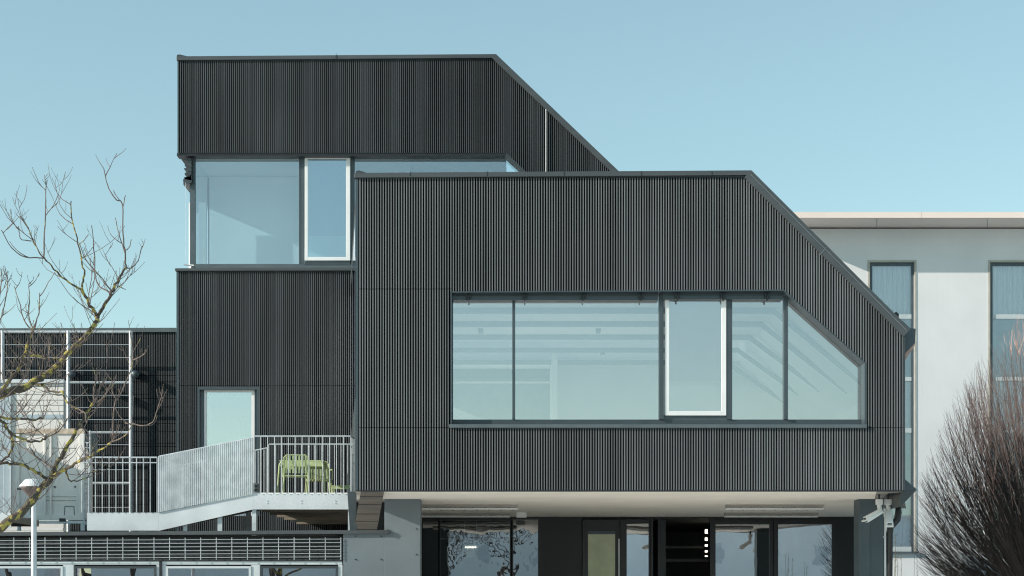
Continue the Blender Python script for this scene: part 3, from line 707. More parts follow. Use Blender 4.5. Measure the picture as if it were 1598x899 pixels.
# ---- security cameras
def seccam(px, py, D, rz, tilt, label):
    t = thing('security_camera', (X(px, D), D, ZS), label, 'camera', 'white security cameras under the right corner')
    x = X(px, D)
    MB().box(x - .062, x + .062, D - .06, D + .06, Z(788, D), Z(779, D)).build('mount', M['white'], t, bevel=.01)
    MB().tube([(x, D, Z(779, D)), (x, D, ZS)], .022, 8).build('neck', M['darkmetal'], t)
    MB().tube([(x, D, Z(788, D)), (x + .01, D - .02, Z(797, D))], .045, 8).build('bracket', M['white'], t)
    h = MB(); L = .34
    c = Vector((x, D - .03, Z(799, D))); dr_ = Vector((math.cos(rz) * math.cos(tilt), math.sin(rz) * math.cos(tilt), math.sin(tilt)))
    sd_ = Vector((-math.sin(rz), math.cos(rz), 0)); up_ = dr_.cross(sd_)
    def ring(s, wd, hd): 
        o = c + dr_ * s
        return [o + sd_ * wd + up_ * hd, o - sd_ * wd + up_ * hd, o - sd_ * wd - up_ * hd, o + sd_ * wd - up_ * hd]
    h.hexa(ring(-.05, .05, .05), ring(L, .062, .062))
    h.build('housing', M['white'], t, bevel=.01)
    MB().hexa(ring(L + .001, .04, .04), ring(L + .01, .04, .04)).build('lens', M['black'], t)
    MB().hexa([v + up_ * -.0 + dr_ * .0 for v in ring(-.06, .07, .0)], [v - up_ * 0 for v in ring(L + .06, .075, .012)]).build('sun_shield', M['white'], t)
seccam(1372, 797, 31.0, R(195), R(-28), 'white security camera pointing left, mounted under the box beside the slim dark column')
seccam(1386, 800, 31.1, R(262), R(-50), 'white security camera pointing down toward the viewer, beside the bent downpipe')

# ================================================================== ANNEX (low front building)
DA = 32.4
anx = thing('annex_building', (-8, DA, 0), 'low flat-roofed front wing with wire trellis over dark slats and pale framed windows', 'building')
XA0, XA1 = -20.0, X(535, DA)
zroof = Z(830, DA)
MB().box(XA0, XA1 - .01, DA + .3, 40.1, zroof - .25, zroof - .06).build('roof', M['roof'], anx)
ed = MB()
ed.prism([(XA0, zroof - .06), (X(607, DA), zroof + .035), (X(607, DA), zroof - .04), (XA0, zroof - .14)], DA - .07, DA + .3)
ed.build('roof_edge', M['coping'], anx, bevel=.005)
MB().prism([(X(606, DA) - .01, zroof + .05), (X(606, DA) + .06, zroof), (X(606, DA) - .01, zroof - .06)], DA - .08, DA + .1).build('edge_cap', M['darkmetal'], anx)
zw = Z(876, DA)
sl = MB(); sl.box(XA0, XA1 - .01, DA + .08, DA + .2, zw, zroof - .12)
k = 0; zz = zw + .01
while zz < zroof - .2:
    sl.prism([(XA0, zz), (XA1 - .02, zz), (XA1 - .02, zz + .035), (XA0, zz + .035)], DA + .03, DA + .08); zz += .09
sl.build('dark_slats', M['slat'], anx)
tr = MB()
for q in range(-14, 24):
    px = 532 - q * 24.3
    if X(px, DA) < XA0: continue
    tr.tube([P(px, 839, DA - .03) + Vector((0, 0, -.00)), P(px, 873.5, DA - .03)], .008, 6) if px <= 533 else None
for q in range(6):
    y = 842 + q * 5.55
    tr.tube([(XA0, DA - .045, Z(y + 5, DA)), (X(533, DA), DA - .045, Z(y - .6, DA))], .0055, 6)
tr.build('wire_trellis', M['galv'], anx)
MB().box(XA0, XA1 - .02, DA + .05, DA + .2, Z(881, DA), zw - .002).build('window_head', M['palewin'], anx)
# window strip
def awin(a, b, dark, top=883.5):
    f = MB(); zb = .9
    f.box(X(a, DA), X(b, DA), DA + .05, DA + .14, zb, Z(top, DA))
    m = 'darkmetal' if dark else 'palewin'
    fo = MB()
    x0, x1 = X(a, DA), X(b, DA); z1 = Z(top, DA); t = .045
    fo.box(x0, x1, DA + .04, DA + .14, z1 - t, z1).box(x0, x0 + t, DA + .04, DA + .14, zb, z1 - t - .001).box(x1 - t, x1, DA + .04, DA + .14, zb, z1 - t - .001).box(x0 + t, x1 - t, DA + .04, DA + .14, zb, zb + t)
    w_ = fo.build('window', M[m], anx)
    MB().poly([(x0 + t, DA + .1, zb + t), (x1 - t, DA + .1, zb + t), (x1 - t, DA + .1, z1 - t), (x0 + t, DA + .1, z1 - t)]).build('pane', M['g_annex'], w_)
for (a, b, dk) in ((-290, -160, 1), (-150, -30, 0), (-20, 97, 0), (114, 243, 1), (258, 391, 0), (405, 527, 1)):
    awin(a, b, dk)
pi = MB()
for a, b in ((-30, -20), (97, 114), (243, 248), (252, 258), (391, 405), (527, 534), (-160, -150)):
    pi.box(X(a, DA) + .001, X(b, DA) - .001, DA + .06, DA + .2, 0, Z(881.2, DA))
pi.box(XA0, XA1 - .02, DA + .05, DA + .2, 0, .9)
pi.build('window_pier', M['palewin'], anx)
MB().box(X(248, DA), X(252, DA), DA + .02, DA + .2, 0, Z(876, DA)).build('pier_joint', M['black'], anx)
MB().box(XA0, XA1, DA + 3, DA + 3.1, 0, zroof - .3).build('inner_wall', M['roomdark'], anx)
MB().box(XA0, XA1 - .01, 40.0, 40.1, 0, zroof - .26).build('rear_wall', M['darkmetal'], anx)

# ================================================================== TERRACE
DT = 33.0
ter = thing('terrace', (X(470, DT), DT, 3.0), 'raised galvanised steel terrace and ramp with bar railings standing on the low flat roof', 'terrace')
zf = Z(771, DT); zl = Z(800, DT)
xa_, xb_, xc_, xd_ = X(-60, DT), X(247, DT), X(395, DT), X(547, DT)
MB().box(xc_, xd_, DT, DT + .02, Z(795, DT), zf).build('fascia', M['galvp'], ter)
MB().prism([(xb_, Z(828.5, DT)), (xc_ - .002, Z(795, DT)), (xc_ - .002, zf), (xb_, zl)], DT, DT + .02).build('fascia', M['galvp'], ter)
MB().box(X(136, DT), xb_ - .002, DT, DT + .02, Z(828, DT), zl).box(X(-300, DT), X(17, DT), DT, DT + .02, Z(824, DT), Z(800, DT)).build('fascia', M['galvp'], ter)
dk = MB()
dk.box(xc_, xd_ - .02, DT + .03, D1 - .01, zf - .18, zf - .03)
dk.build('deck', M['timber'], ter)
MB().box(xc_ + .01, xd_ - .01, DT + .025, DT + .12, zf - .028, zf + .03).build('deck_edge', M['white'], ter)
dk = MB(); dk.hexa([(xb_, DT + .03, zl - .2), (xc_ - .01, DT + .03, zf - .2), (xc_ - .01, DT + .03, zf - .06), (xb_, DT + .03, zl - .06)], [(xb_, DT + 2, zl - .2), (xc_ - .01, DT + 2, zf - .2), (xc_ - .01, DT + 2, zf - .06), (xb_, DT + 2, zl - .06)])
dk.box(X(137, DT), xb_ - .01, DT + .03, DT + 2, zl - .2, zl - .06); dk.box(X(-300, DT), X(16, DT), DT + .03, DT + 2, zl - .2, zl - .06)
dk.build('ramp_deck', M['timber'], ter)
js_ = MB()
for q in range(6): 
    js_.box(xc_ + .02, xd_ - .03, DT + 1 + q * 1.1, DT + 1.08 + q * 1.1, zf - .32, zf - .182)
js_.build('joist', M['timber'], ter)
for (px, m) in ((396.5, 7), (229.5, 8.5), (289, 0)):
    pass
for px, D_, w_ in ((396.5, DT + .05, .045), (546, DT + .05, .04), (289, DT + .08, .042), (343, DT + .08, .047), (223, DT + .08, .06), (387, DT + 1.8, .05)):
    top = zf - .19 if px > 380 else (zl - .2 if px < 247 else zl - .21 + (zf - zl) * (px - 247) / 148 - .02)
    x = X(px, D_)
    MB().box(x - w_, x + w_, D_, D_ + .1, zroof - .06, top).build('post', M['galv'], ter)
bo = MB()
for px in (417, 470, 523):
    for py in (781.5, 785.5):
        p = P(px, py, DT); bo.tube([(p.x, DT - .012, p.z), (p.x, DT - .0005, p.z)], .012, 8)
bo.build('bolt', M['galv'], ter)
def railing(x0, z0, x1, z1, D_, n, hgt, D2=None, r=.010, depth=.0, low=None, name='railing', foot=.004):
    D2 = D2 if D2 is not None else D_
    m = MB()
    def pt(u, h): return Vector((x0 + (x1 - x0) * u, D_ + (D2 - D_) * u, z0 + (z1 - z0) * u + h))
    m.tube([pt(0, hgt), pt(1, hgt)], .016, 8)
    if low: m.tube([pt(0, hgt - low), pt(1, hgt - low)], .012, 6)
    for q in range(n + 1):
        u = q / n; a = pt(u, foot); b = pt(u, hgt)
        if depth: m.hexa([(a.x - .0045, a.y - depth, a.z), (a.x + .0045, a.y - depth, a.z), (b.x + .0045, b.y - depth, b.z), (b.x - .0045, b.y - depth, b.z)], [(a.x - .0045, a.y + depth, a.z), (a.x + .0045, a.y + depth, a.z), (b.x + .0045, b.y + depth, b.z), (b.x - .0045, b.y + depth, b.z)])
        else: m.tube([a, b], r, 6)
    return m.build(name, M['galv'], ter)
hr = (771 - 681) / F * DT
railing(xc_ + .02, zf, xd_, zf, DT - .02, 14, hr, low=.0, r=.0085)
railing(xb_ + .02, zl, xc_ - .02, zf, DT - .02, 46, (800 - 714) / F * DT + .02, r=.019)
railing(X(128, DT), zl, xb_ - .02, zl, DT - .02, 11, (800 - 714) / F * DT, low=.11, r=.0085)
railing(X(-200, DT), zl, X(17, DT), zl, DT - .02, 20, (800 - 714) / F * DT, low=.11, r=.0085)
railing(xc_ + .02, zf, xd_ + .17, zf, 35.0, 15, hr + .03, r=.008)
railing(xd_, zf, xd_ + .17, zf, DT + .02, 14, hr, D2=35.0, r=.009)
railing(xb_ + .02, zl, xc_ - .02, zf, 35.0, 30, (800 - 714) / F * DT, r=.008)

# ================================================================== GARDEN FURNITURE
zd = zf - .03
def chair(x, y, rz, label):
    t = thing('garden_chair', (x, y, zd), label, 'chair', 'green slatted metal chairs on the terrace')
    t['_o'] = (0, 0, 0); t.rotation_euler = (0, 0, rz)
    wd, sh_, bh = .25, .43, .86; r = .014
    for s in (-1, 1):
        MB().tube([(s * (wd + .03), -.24, 0), (s * wd, -.2, sh_), ], r, 8).build('leg', M['green'], t)
        MB().tube([(s * (wd + .03), .26, 0), (s * wd, .2, sh_)], r, 8).build('leg', M['green'], t)
        MB().tube([(s * (wd + .03), -.2, sh_), (s * (wd + .04), -.2, sh_ + .21), (s * (wd + .04), .0, sh_ + .24), (s * wd, .22, sh_ + .22)], r, 8).build('armrest', M['green'], t)
    bf = MB().tube([(-wd, .2, sh_), (-wd, .25, bh - .05), (-wd + .05, .26, bh), (wd - .05, .26, bh), (wd, .25, bh - .05), (wd, .2, sh_)], r, 8)
    for q in range(7):
        xx = -wd + .05 + q * (2 * wd - .1) / 6
        bf.hexa([(xx - .019, .215, sh_ + .05), (xx + .019, .215, sh_ + .05), (xx + .019, .262, bh), (xx - .019, .262, bh)], [(xx - .019, .22, sh_ + .05), (xx + .019, .22, sh_ + .05), (xx + .019, .267, bh), (xx - .019, .267, bh)])
    bf.build('backrest', M['green'], t)
    st = MB().tube([(-wd, -.2, sh_), (wd, -.2, sh_), (wd, .2, sh_), (-wd, .2, sh_), (-wd, -.2, sh_)], r, 8)
    for q in range(8):
        xx = -wd + .03 + q * (2 * wd - .06) / 7
        st.box(xx - .022, xx + .022, -.19, .19, sh_ + .002, sh_ + .01)
    st.build('seat', M['green'], t)
chair(X(462, 33.42), 33.42, R(180 + 8), 'light green slatted chair at the left, back to the viewer, before the table')
chair(X(497, 34.5), 34.5, R(12), 'light green slatted chair half hidden behind the right side of the green table')
tb = thing('garden_table', (X(470, 33.9), 33.9, zd), 'light green metal table with rounded frame on the terrace behind the bar railing', 'table')
y0_, y1_ = 33.62, 34.35; th = .79
xl_, xr_ = X(436, y0_), X(504, y0_)
MB().box(xl_, xr_ + .02, y0_, y1_, zd + th - .02, zd + th).build('table_top', M['green'], tb, bevel=.008)
for (yy, dx) in ((y0_, 0), (y1_, .02)):
    MB().tube([(xl_ - .05 + dx, yy, zd), (xl_ + dx, yy, zd + th - .1), (xl_ + .04 + dx, yy, zd + th - .03), (xl_ + .1 + dx, yy, zd + th - .012)], .018, 8).build('leg', M['green'], tb)
    MB().tube([(xr_ + .05 + dx, yy, zd), (xr_ + dx, yy, zd + th - .1), (xr_ - .04 + dx, yy, zd + th - .03), (xr_ - .1 + dx, yy, zd + th - .012)], .018, 8).build('leg', M['green'], tb)
MB().box(xl_ + .02, xr_, y0_ - .01, y0_ + .01, zd + th - .13, zd + th - .022).box(xl_ + .02, xr_, y1_ - .01, y1_ + .01, zd + th - .13, zd + th - .022).build('apron', M['green'], tb)
stl = thing('garden_stool', (X(534, 34.4), 34.4, zd), 'low green slatted stool in the right corner of the terrace', 'stool')
sx = X(534, 34.4); hs = .30
s = MB()
for q in range(5): s.box(sx - .2 + q * .085, sx - .13 + q * .085, 34.2, 34.6, zd + hs - .02, zd + hs)
s.box(sx - .2, sx + .21, 34.2, 34.22, zd + hs - .08, zd + hs - .021)
s.build('seat', M['green'], stl)
for a in (-.18, .19):
    for b in (34.22, 34.57): MB().tube([(sx + a, b, zd), (sx + a * .95, b, zd + hs - .02)], .015, 6).build('leg', M['green'], stl)
pt_ = thing('wall_speaker', P(398, 762, 34), 'small pale box low behind the railing at the left end of the terrace', 'box')
MB().pbox(392, 402, 754, 770, 34, 0, .15).build('casing', M['sill'], pt_, bevel=.01)
MB().pbox(393.5, 400.5, 757, 760, 34, -.01, -.001).pbox(393.5, 400.5, 763, 766, 34, -.01, -.001).build('slot', M['black'], pt_)

# ================================================================== STEEL CLIMBING FRAME behind
DM = 44.4
fr = thing('climbing_frame', (X(155, DM), DM, 3), 'tall galvanised frame strung with thin horizontal wires in front of the left ribbed wall', 'trellis')
for px in (-330, -220, -110, 4, 106.5, 204):
    MB().tube([P(px, 516.5, DM), (X(px, DM), DM, 3.0)], .05, 8).build('post', M['galv'], fr)
fm = MB()
for y in (518, 597, 675, 754): fm.tube([P(-330, y, DM), P(204, y, DM)], .04 if y < 520 else .035, 8)
fm.build('rail', M['galv'], fr)
wr = MB()
for y in (538, 558, 578, 617, 636, 655, 694, 713, 733, 774, 792): wr.tube([P(-330, y, DM - .01), P(204, y, DM - .01)], .009, 5)
wr.build('wire', M['galv'], fr)
for px in (211, 112, -90):
    for y in (584,):
        MB().tube([P(px, y, DM - .05), P(px, y, DL - .01)], .11, 10).build('bracket', M['panel_dark'], fr, smooth=True)
# white shed-like screen behind the container
shd = thing('screen_wall', (X(50, 40), 40, 3), 'pale rooftop screen wall with horizontal joints, behind the container and the bare tree', 'screen')
Dh = 40.0
MB().box(X(-330, Dh), X(99, Dh), Dh, Dh + .25, 3.0, Z(594, Dh)).build('wall', M['contain'], shd)
ln = MB()
for y in (603, 615, 624, 632, 642): ln.pbox(18, 99.3, y, y + .8, Dh, -.004, .0)
ln.pbox(100, 101, 600, 830, Dh, -.01, .02)
ln.build('joint', M['panel'], shd)
MB().pbox(18, 98, 647, 653.5, Dh, -.02, -.002).build('strip_window', M['bluewall'], shd)
MB().pbox(-330, 15, 596, 812, Dh, -.012, -.002).build('side_sheet', M['bluewall'], shd)
MB().pbox(15.5, 17.5, 596, 812, Dh, -.05, -.002).build('edge_post', M['galv'], shd)
MB().pbox(-330, 100.5, 592.5, 598, Dh, -.08, .1).build('roof_trim', M['galvp'], shd)

tag(MB().box(-17.5, -14.0, 33.6, 35.0, 3.0, 6.3).build('added_shade_box', M['contain'], bevel=.03), 'tall pale box added beyond the left edge to shade the container', 'shade box')  # unseen box added to cast the shade on the container
# ================================================================== CONTAINER UNIT
ct = thing('container_unit', (X(85, 36), 36, 3), 'off-white steel container with a caged ladder at its right side, standing on the low roof', 'container')
Dk = 36.0
cx0, cx1 = X(26, Dk), X(131, Dk); cz0, cz1 = Z(808, Dk), Z(671, Dk)
MB().box(cx0, cx1, Dk + .02, Dk + .75, cz0, cz1).build('body', M['contain'], ct)
e = MB()
e.pbox(26, 131, 669, 677, Dk, -.02, .3); e.build('dirty_top_edge', M['rust'], ct)
e = MB()
for a, b in ((26, 31), (69, 72), (78, 81), (124, 131)): e.pbox(a, b, 677, 812, Dk, -.035, .02)
e.pbox(31, 124, 804, 812, Dk, -.03, .02)
e.pbox(-40, 30, 806, 812, Dk, .0, .2)
e.build('corner_post', M['contain'], ct, bevel=.006)
e = MB(); e.pbox(84, 86.5, 758.5, 761, Dk, .0, .021).pbox(116, 118, 758.5, 761, Dk, .0, .021).pbox(93, 103, 809, 814, Dk, -.04, .0).pbox(38, 50, 809, 814, Dk, -.04, .0)
for y in (699, 775, 781): e.pbox(72, 118, y, y + .5, Dk, .012, .021)
e.build('fitting', M['black'], ct)
for (a, b) in ((100, 116), (34, 48)):
    e = MB()
    q = [P(a + 1, 790, Dk), P(b - 1, 790, Dk), P(b, 805, Dk), P(a, 805, Dk)]
    for k in range(4): e.tube([q[k] + Vector((0, .012, 0)), q[(k + 1) % 4] + Vector((0, .012, 0))], .008, 4)
    e.build('hatch', M['panel'], ct)
e = MB()
for a in (27, 126): e.pbox(a, a + 4, 814, 828, Dk, 0, .1)
e.pbox(20, 134, 813, 817, Dk, -.02, .1)
e.build('base_frame', M['galv'], ct)
# caged ladder
e = MB()
for a in (131.5, 140.5):
    e.tube([P(a, 672, Dk - .05), P(a, 828, Dk - .05)], .016, 6)
for q in range(17): e.tube([P(131.5, 690 + q * 8, Dk - .05), P(140.5, 691.5 + q * 8, Dk - .05)], .013, 5)
e.tube([P(136, 690, Dk - .1), P(136, 826, Dk - .1)], .01, 5)
e.build('ladder', M['galv'], ct)
MB().box(X(131.3, Dk), X(144, Dk), Dk + .02, Dk + .5, Z(707, Dk), Z(676, Dk)).build('side_box', M['sill'], ct)
# shelf behind with bright line under container
tag(MB().pbox(5, 98, 824, 828, 39, 0, .2).build('white_kerb_panel', M['white']), 'long thin white panel lying on the low roof under the container', 'panel')

# ================================================================== NEIGHBOUR BUILDING
DN = 52.0
nb = thing('neighbour_building', (X(1500, DN), DN, 0), 'pale rendered building with a cream roof edge and tall window strips behind the right side', 'building')
holes = []
def NX(p): return X(p, DN)
def NZ(p): return Z(p, DN)
strips = ((1357, 1427), (1545, 1615), (1733, 1803))
xs = [1200] + [v for s_ in strips for v in s_] + [1900]
wl = MB()
for k in range(0, len(xs), 2):
    wl.box(NX(xs[k]), NX(xs[k + 1]), DN, DN + .3, 0, NZ(357))
for a, b in strips:
    wl.box(NX(a), NX(b), DN, DN + .3, NZ(409), NZ(357)); wl.box(NX(a), NX(b), DN, DN + .3, 0, NZ(861))
wl.build('wall', M['wall'], nb)
MB().box(NX(1200), NX(1900), DN + .3, DN + 12, 0, NZ(357) - .01).build('body', M['wall'], nb)
# dark shadow gap, soffit and fascia (overhanging)
MB().box(NX(1200), NX(1900), DN + .1, DN + .3, NZ(357) + .001, NZ(354)).build('shadow_gap', M['black'], nb)
Df = 50.7
zo = Z(340, Df)
MB().box(NX(1190), NX(1910), Df, DN + 12, zo, Z(331, Df)).build('roof_slab', M['cream'], nb)
sf = MB().poly([(NX(1190), Df + .02, zo - .004), (NX(1910), Df + .02, zo - .004), (NX(1910), DN + .1, NZ(354.5)), (NX(1190), DN + .1, NZ(354.5))]); sf.build('eaves_soffit', M['cream'], nb)
jn = MB()
for px in (1369, 1542, 1715): jn.tube([(X(px, Df), Df + .03, zo - .01), (X(px, DN), DN + .08, NZ(354.5) - .01)], .012, 4)
for px in (1438, 1620): jn.box(X(px, Df), X(px, Df) + .01, Df - .004, Df + .01, zo, Z(331, Df))
jn.build('joint', M['beige'], nb)
for (a, b) in strips:
    f = MB()
    f.pbox(a - 3, a + .0, 406, 864, DN, -.02, .02).pbox(b, b + 3, 406, 864, DN, -.02, .02).pbox(a, b, 406, 409, DN, -.02, .02)
    wn = f.build('window', M['beige'], nb)
    fr_ = MB()
    fr_.pbox(a, a + 5, 409, 861, DN, .07, .15).pbox(b - 4, b, 409, 861, DN, .07, .15).pbox(a + 5, b - 4, 409, 414, DN, .07, .15)
    fr_.build('frame', M['panel_dark'], wn)
    f2 = MB()
    for y0, y1 in ((490, 497), (588, 594), (668, 675), (768, 774), (853, 861)): f2.pbox(a + 5, b - 4, y0, y1, DN, .06, .15)
    f2.build('transom', M['palewin'], wn)
    MB().pbox(a + 5, b - 4, 414, 853, DN, .10, .104).build('pane', M['g_plain'], wn)
    cu = MB(); n = 40; y0c = DN + .16
    for (t_, b_) in ((414, 490), (594, 668), (774, 853)):
        pts = [(NX(a + 5 + (b - a - 9) * q / n), y0c + .02 + .018 * math.sin(q * 1.9) + .012 * math.sin(q * 3.1)) for q in range(n + 1)]
        for q in range(n):
            cu.poly([(pts[q][0], pts[q][1], NZ(b_)), (pts[q + 1][0], pts[q + 1][1], NZ(b_)), (pts[q + 1][0], pts[q + 1][1], NZ(t_)), (pts[q][0], pts[q][1], NZ(t_))])
    cu.build('curtain', M['curtain'], wn)
    MB().pbox(a + 5, b - 4, 497, 588, DN, .13, .14).pbox(a + 5, b - 4, 675, 768, DN, .13, .14).build('spandrel', M['spandrel'], wn)
    MB().box(NX(a - 3), NX(b + 5), DN - .14, DN + .15, NZ(863.5), NZ(861) + .0).build('sill', M['panel_dark'], wn)

# ================================================================== STREET LAMP
DS = 26.0
lx = X(53, DS)
lamp = thing('street_lamp', (lx, DS, 0), 'slim pale street lamp with a white cap and brown bowl, half behind the bare branches', 'street lamp')
MB().lathe([(.062, 0), (.06, .6), (.052, 1.0), (.042, Z(785, DS)), (.04, Z(776, DS))], (lx, DS), 16).build('pole', M['galv'], lamp, smooth=True)
zt_, zb2 = Z(748, DS), Z(760, DS)
MB().lathe([(.02, zt_ + .01), (.10, zt_), (.13, zt_ - .012), (.21, zb2 + .02), (.215, zb2)], (lx - .02, DS), 28).build('cap', M['white'], lamp, smooth=False)
MB().lathe([(.205, zb2 - .002), (.19, zb2 - .03), (.10, Z(772, DS)), (.045, Z(777, DS))], (lx - .02, DS), 28).build('bowl', M['lampbrown'], lamp, smooth=True)
MB().box(lx - .27, lx - .2, DS - .03, DS + .03, zb2 - .05, zb2 - .02).build('hinge', M['black'], lamp)

# ================================================================== BARE TREE, left foreground
DTREE = 16.0
rnd = random.Random(21)
def smooth_path(pts, sub=3):
    out = []
    for k in range(len(pts) - 1):
        p0 = pts[max(k - 1, 0)]; p1 = pts[k]; p2 = pts[k + 1]; p3 = pts[min(k + 2, len(pts) - 1)]
        for q in range(sub):
            t = q / sub
            out.append(.5 * ((2 * p1) + (-p0 + p2) * t + (2 * p0 - 5 * p1 + 4 * p2 - p3) * t * t + (-p0 + 3 * p1 - 3 * p2 + p3) * t ** 3))
    out.append(pts[-1]); return out
S16 = DTREE / F      # metres per photo pixel at the tree
limbs = [
 # (points px, radius px start, end, depth start, depth end)
 ([(-150, 905), (-60, 862), (0, 822), (38, 797), (58, 770), (79, 747)], 9, 4.8, -.5, 0),
 ([(79, 747), (88, 725), (103, 700), (120, 672), (134, 647), (146, 628)], 4.2, 1.8, 0, .5),
 ([(79, 747), (92, 737), (107, 730), (125, 718), (142, 711), (160, 700), (176, 689)], 3.4, 1.1, 0, -.6),
 ([(76, 748), (60, 740), (40, 728), (20, 723), (-5, 725), (-60, 735)], 2.6, 2.0, 0, -.3),
 ([(104, 731), (107, 748), (116, 750), (130, 746), (150, 735)], 1.6, .7, 0, .4),
 ([(90, 737), (70, 722), (45, 705), (25, 690), (0, 672)], 1.4, .8, 0, .6),
 ([(-170, 700), (-60, 642), (0, 617), (20, 609), (38, 606), (57, 594), (81, 578), (105, 553), (130, 529), (147, 507), (153, 494)], 8, 3.2, -.4, .4),
 ([(153, 494), (164, 476), (174, 458), (183, 440), (197, 418)], 2.8, 1.8, .4, .5),
 ([(197, 418), (195, 398), (192, 365), (191, 320), (180, 310), (168, 290), (162, 263)], 1.4, .7, .5, .2),
 ([(197, 418), (205, 418), (215, 407), (222, 384)], 1.1, .7, .5, .8),
 ([(195, 395), (188, 374), (180, 340)], 1.0, .6, .5, .7),
 ([(195, 392), (202, 385), (205, 374)], .9, .6, .5, .3),
 ([(192, 322), (196, 305)], .8, .6, .3, .3),
 ([(153, 494), (146, 484), (138, 473), (128, 452)], 2.8, 2.2, .4, .1),
 ([(128, 452), (102, 437), (84, 419), (68, 403), (54, 380), (44, 355)], 1.6, .7, .1, -.4),
 ([(68, 403), (70, 350), (71, 305), (73.5, 281)], 1.2, .7, 0, .3),
 ([(68, 403), (39, 401), (18, 386), (2, 359)], 1.1, .6, 0, -.5),
 ([(49, 376), (34, 374), (30, 362), (29, 353)], .9, .5, 0, -.2),
 ([(128, 452), (131, 434), (129, 410), (121, 380), (112, 341), (111, 314)], 1.7, .8, .1, .5),
 ([(122, 384), (132, 374), (138, 366)], .8, .5, .3, .3),
 ([(174, 456), (155, 447), (148, 425), (148, 400), (143, 352)], 1.3, .7, .4, .6),
 ([(174, 456), (159, 434), (135, 407), (124, 380)], 1.2, .6, .4, .1),
 ([(181, 446), (196, 452)], .9, .5, .5, .7),
 ([(0, 617), (2, 610), (15, 592), (27, 578), (37, 556), (46, 526), (51, 517)], 3.6, 2.0, 0, .4),
 ([(51, 517), (45, 490), (46, 465), (45, 443)], 1.2, .6, .3, .5), ([(51, 517), (60, 490), (62, 457)], 1.1, .6, .3, .1),
 ([(51, 517), (38, 500), (30, 470), (22, 447)], 1.2, .6, .3, .6),
 ([(37, 556), (60, 556), (85, 560), (105, 553)], 1.8, .9, .2, .3),
 ([(46, 596), (57, 600), (70, 603), (80, 612), (97, 612), (105, 628), (120, 638)], 1.9, 1.3, .2, -.4),
 ([(120, 638), (133, 645), (135, 660)], 1.1, .7, -.4, -.5),
 ([(-60, 640), (0, 652), (20, 653), (50, 655), (68, 653)], 1.9, 1.3, -.6, -.2),
 ([(-60, 650), (0, 657), (10, 668), (20, 690), (16, 708), (0, 720)], 2.6, 1.6, -.5, -.2),
 ([(12, 672), (30, 683), (48, 688), (65, 688), (71, 681)], 1.9, 1.5, -.3, 0),
 ([(70, 683), (50, 662), (35, 640), (15, 610)], 1.1, .6, 0, .3), ([(70, 683), (90, 674), (105, 655), (113, 638)], 1.2, .7, 0, .3),
 ([(146, 628), (147, 605), (150, 588)], 1.4, .7, .5, .6), ([(146, 628), (160, 622), (172, 600), (180, 588)], 1.2, .6, .5, .3),
 ([(146, 628), (162, 592), (167, 562), (166, 530)], 1.2, .6, .5, .7),
 ([(176, 689), (178, 640), (182, 612)], 1.3, .7, -.6, -.6), ([(176, 689), (195, 680), (208, 660)], 1.1, .6, -.6, -.8),
 ([(182, 625), (200, 590), (207, 560), (203, 520)], 1.2, .6, -.6, -.3), ([(207, 562), (222, 555), (228, 545)], .9, .5, -.4, -.6),
 ([(195, 660), (225, 664), (240, 655), (247, 632)], 1.0, .6, -.6, -.9),
 ([(-30, 560), (0, 500), (8, 470), (12, 440), (11, 430)], 1.3, .6, .2, .4), ([(-40, 520), (-5, 480), (2, 440), (2, 420)], 1.2, .6, .2, .4),
 ([(-120, 600), (-60, 560), (-20, 520), (-10, 470)], 2.0, .8, .2, .4),
]
br = MB(); tw = MB()
def px3(x, y, d): return P(x, y, DTREE + d)
twsrc = []
for pts, r0, r1, d0, d1 in limbs:
    n = len(pts)
    base = [px3(a, b, d0 + (d1 - d0) * k / (n - 1)) for k, (a, b) in enumerate(pts)]
    path = smooth_path(base, 4); m_ = len(path)
    rad = [max(.004, (r0 + (r1 - r0) * (k / (m_ - 1)) ** .8) * S16 * rnd.uniform(.9, 1.12)) for k in range(m_)]
    for k in range(1, m_ - 1):
        path[k] = path[k] + Vector((rnd.gauss(0, 1), rnd.gauss(0, 1), rnd.gauss(0, 1))) * .006 * (1 if r0 > 1.5 else .5)
    (br if r0 > 1.5 else tw).tube(path, rad, 8 if r0 > 1.5 else 5)
    twsrc.append((path, rad, r0))
def twig(p, d, L, r, level):
    pts = [p.copy()]; d = d.normalized(); n = 5 if level < 2 else 4
    for k in range(n):
        d = (d + Vector((rnd.gauss(0, .13), rnd.gauss(0, .13), .20 + rnd.gauss(0, .1)))).normalized()
        pts.append(pts[-1] + d * L / n)
    tw.tube(pts, [r * (1 - .5 * k / n) for k in range(n + 1)], 4)
    # terminal bud
    tw.tube([pts[-1], pts[-1] + d * .012], [r * .9, r * .3], 4)
    if level < 2:
        for k in range(1, n):
            if rnd.random() < (.42 if level == 0 else .22):
                a = rnd.uniform(0, 6.28); s_ = Vector((math.cos(a), math.sin(a) * .6, rnd.uniform(-.1, .5)))
                twig(pts[k], (d * .5 + s_), L * rnd.uniform(.3, .6), r * .75, level + 1)
for path, rad, r0 in twsrc:
    L = sum((path[k + 1] - path[k]).length for k in range(len(path) - 1))
    dens = 1.0 if path[len(path) // 2].z < 5.0 else .55
    cnt = int(L / (.105 if r0 > 1.5 else .15) * dens)
    for q in range(cnt):
        k = rnd.randrange(2, len(path)); p = path[k]
        if p.x < -6.2: continue
        a = rnd.uniform(0, 6.28)
        along = (path[min(k + 1, len(path) - 1)] - path[max(0, k - 1)]).normalized()
        d = Vector((math.cos(a), math.sin(a) * .7, rnd.uniform(-.15, .6))) + along * .5
        twig(p, d, rnd.uniform(.18, .62) if r0 > 1.5 else rnd.uniform(.10, .30), rnd.uniform(.0034, .0052), 0 if r0 > 1.5 else 1)
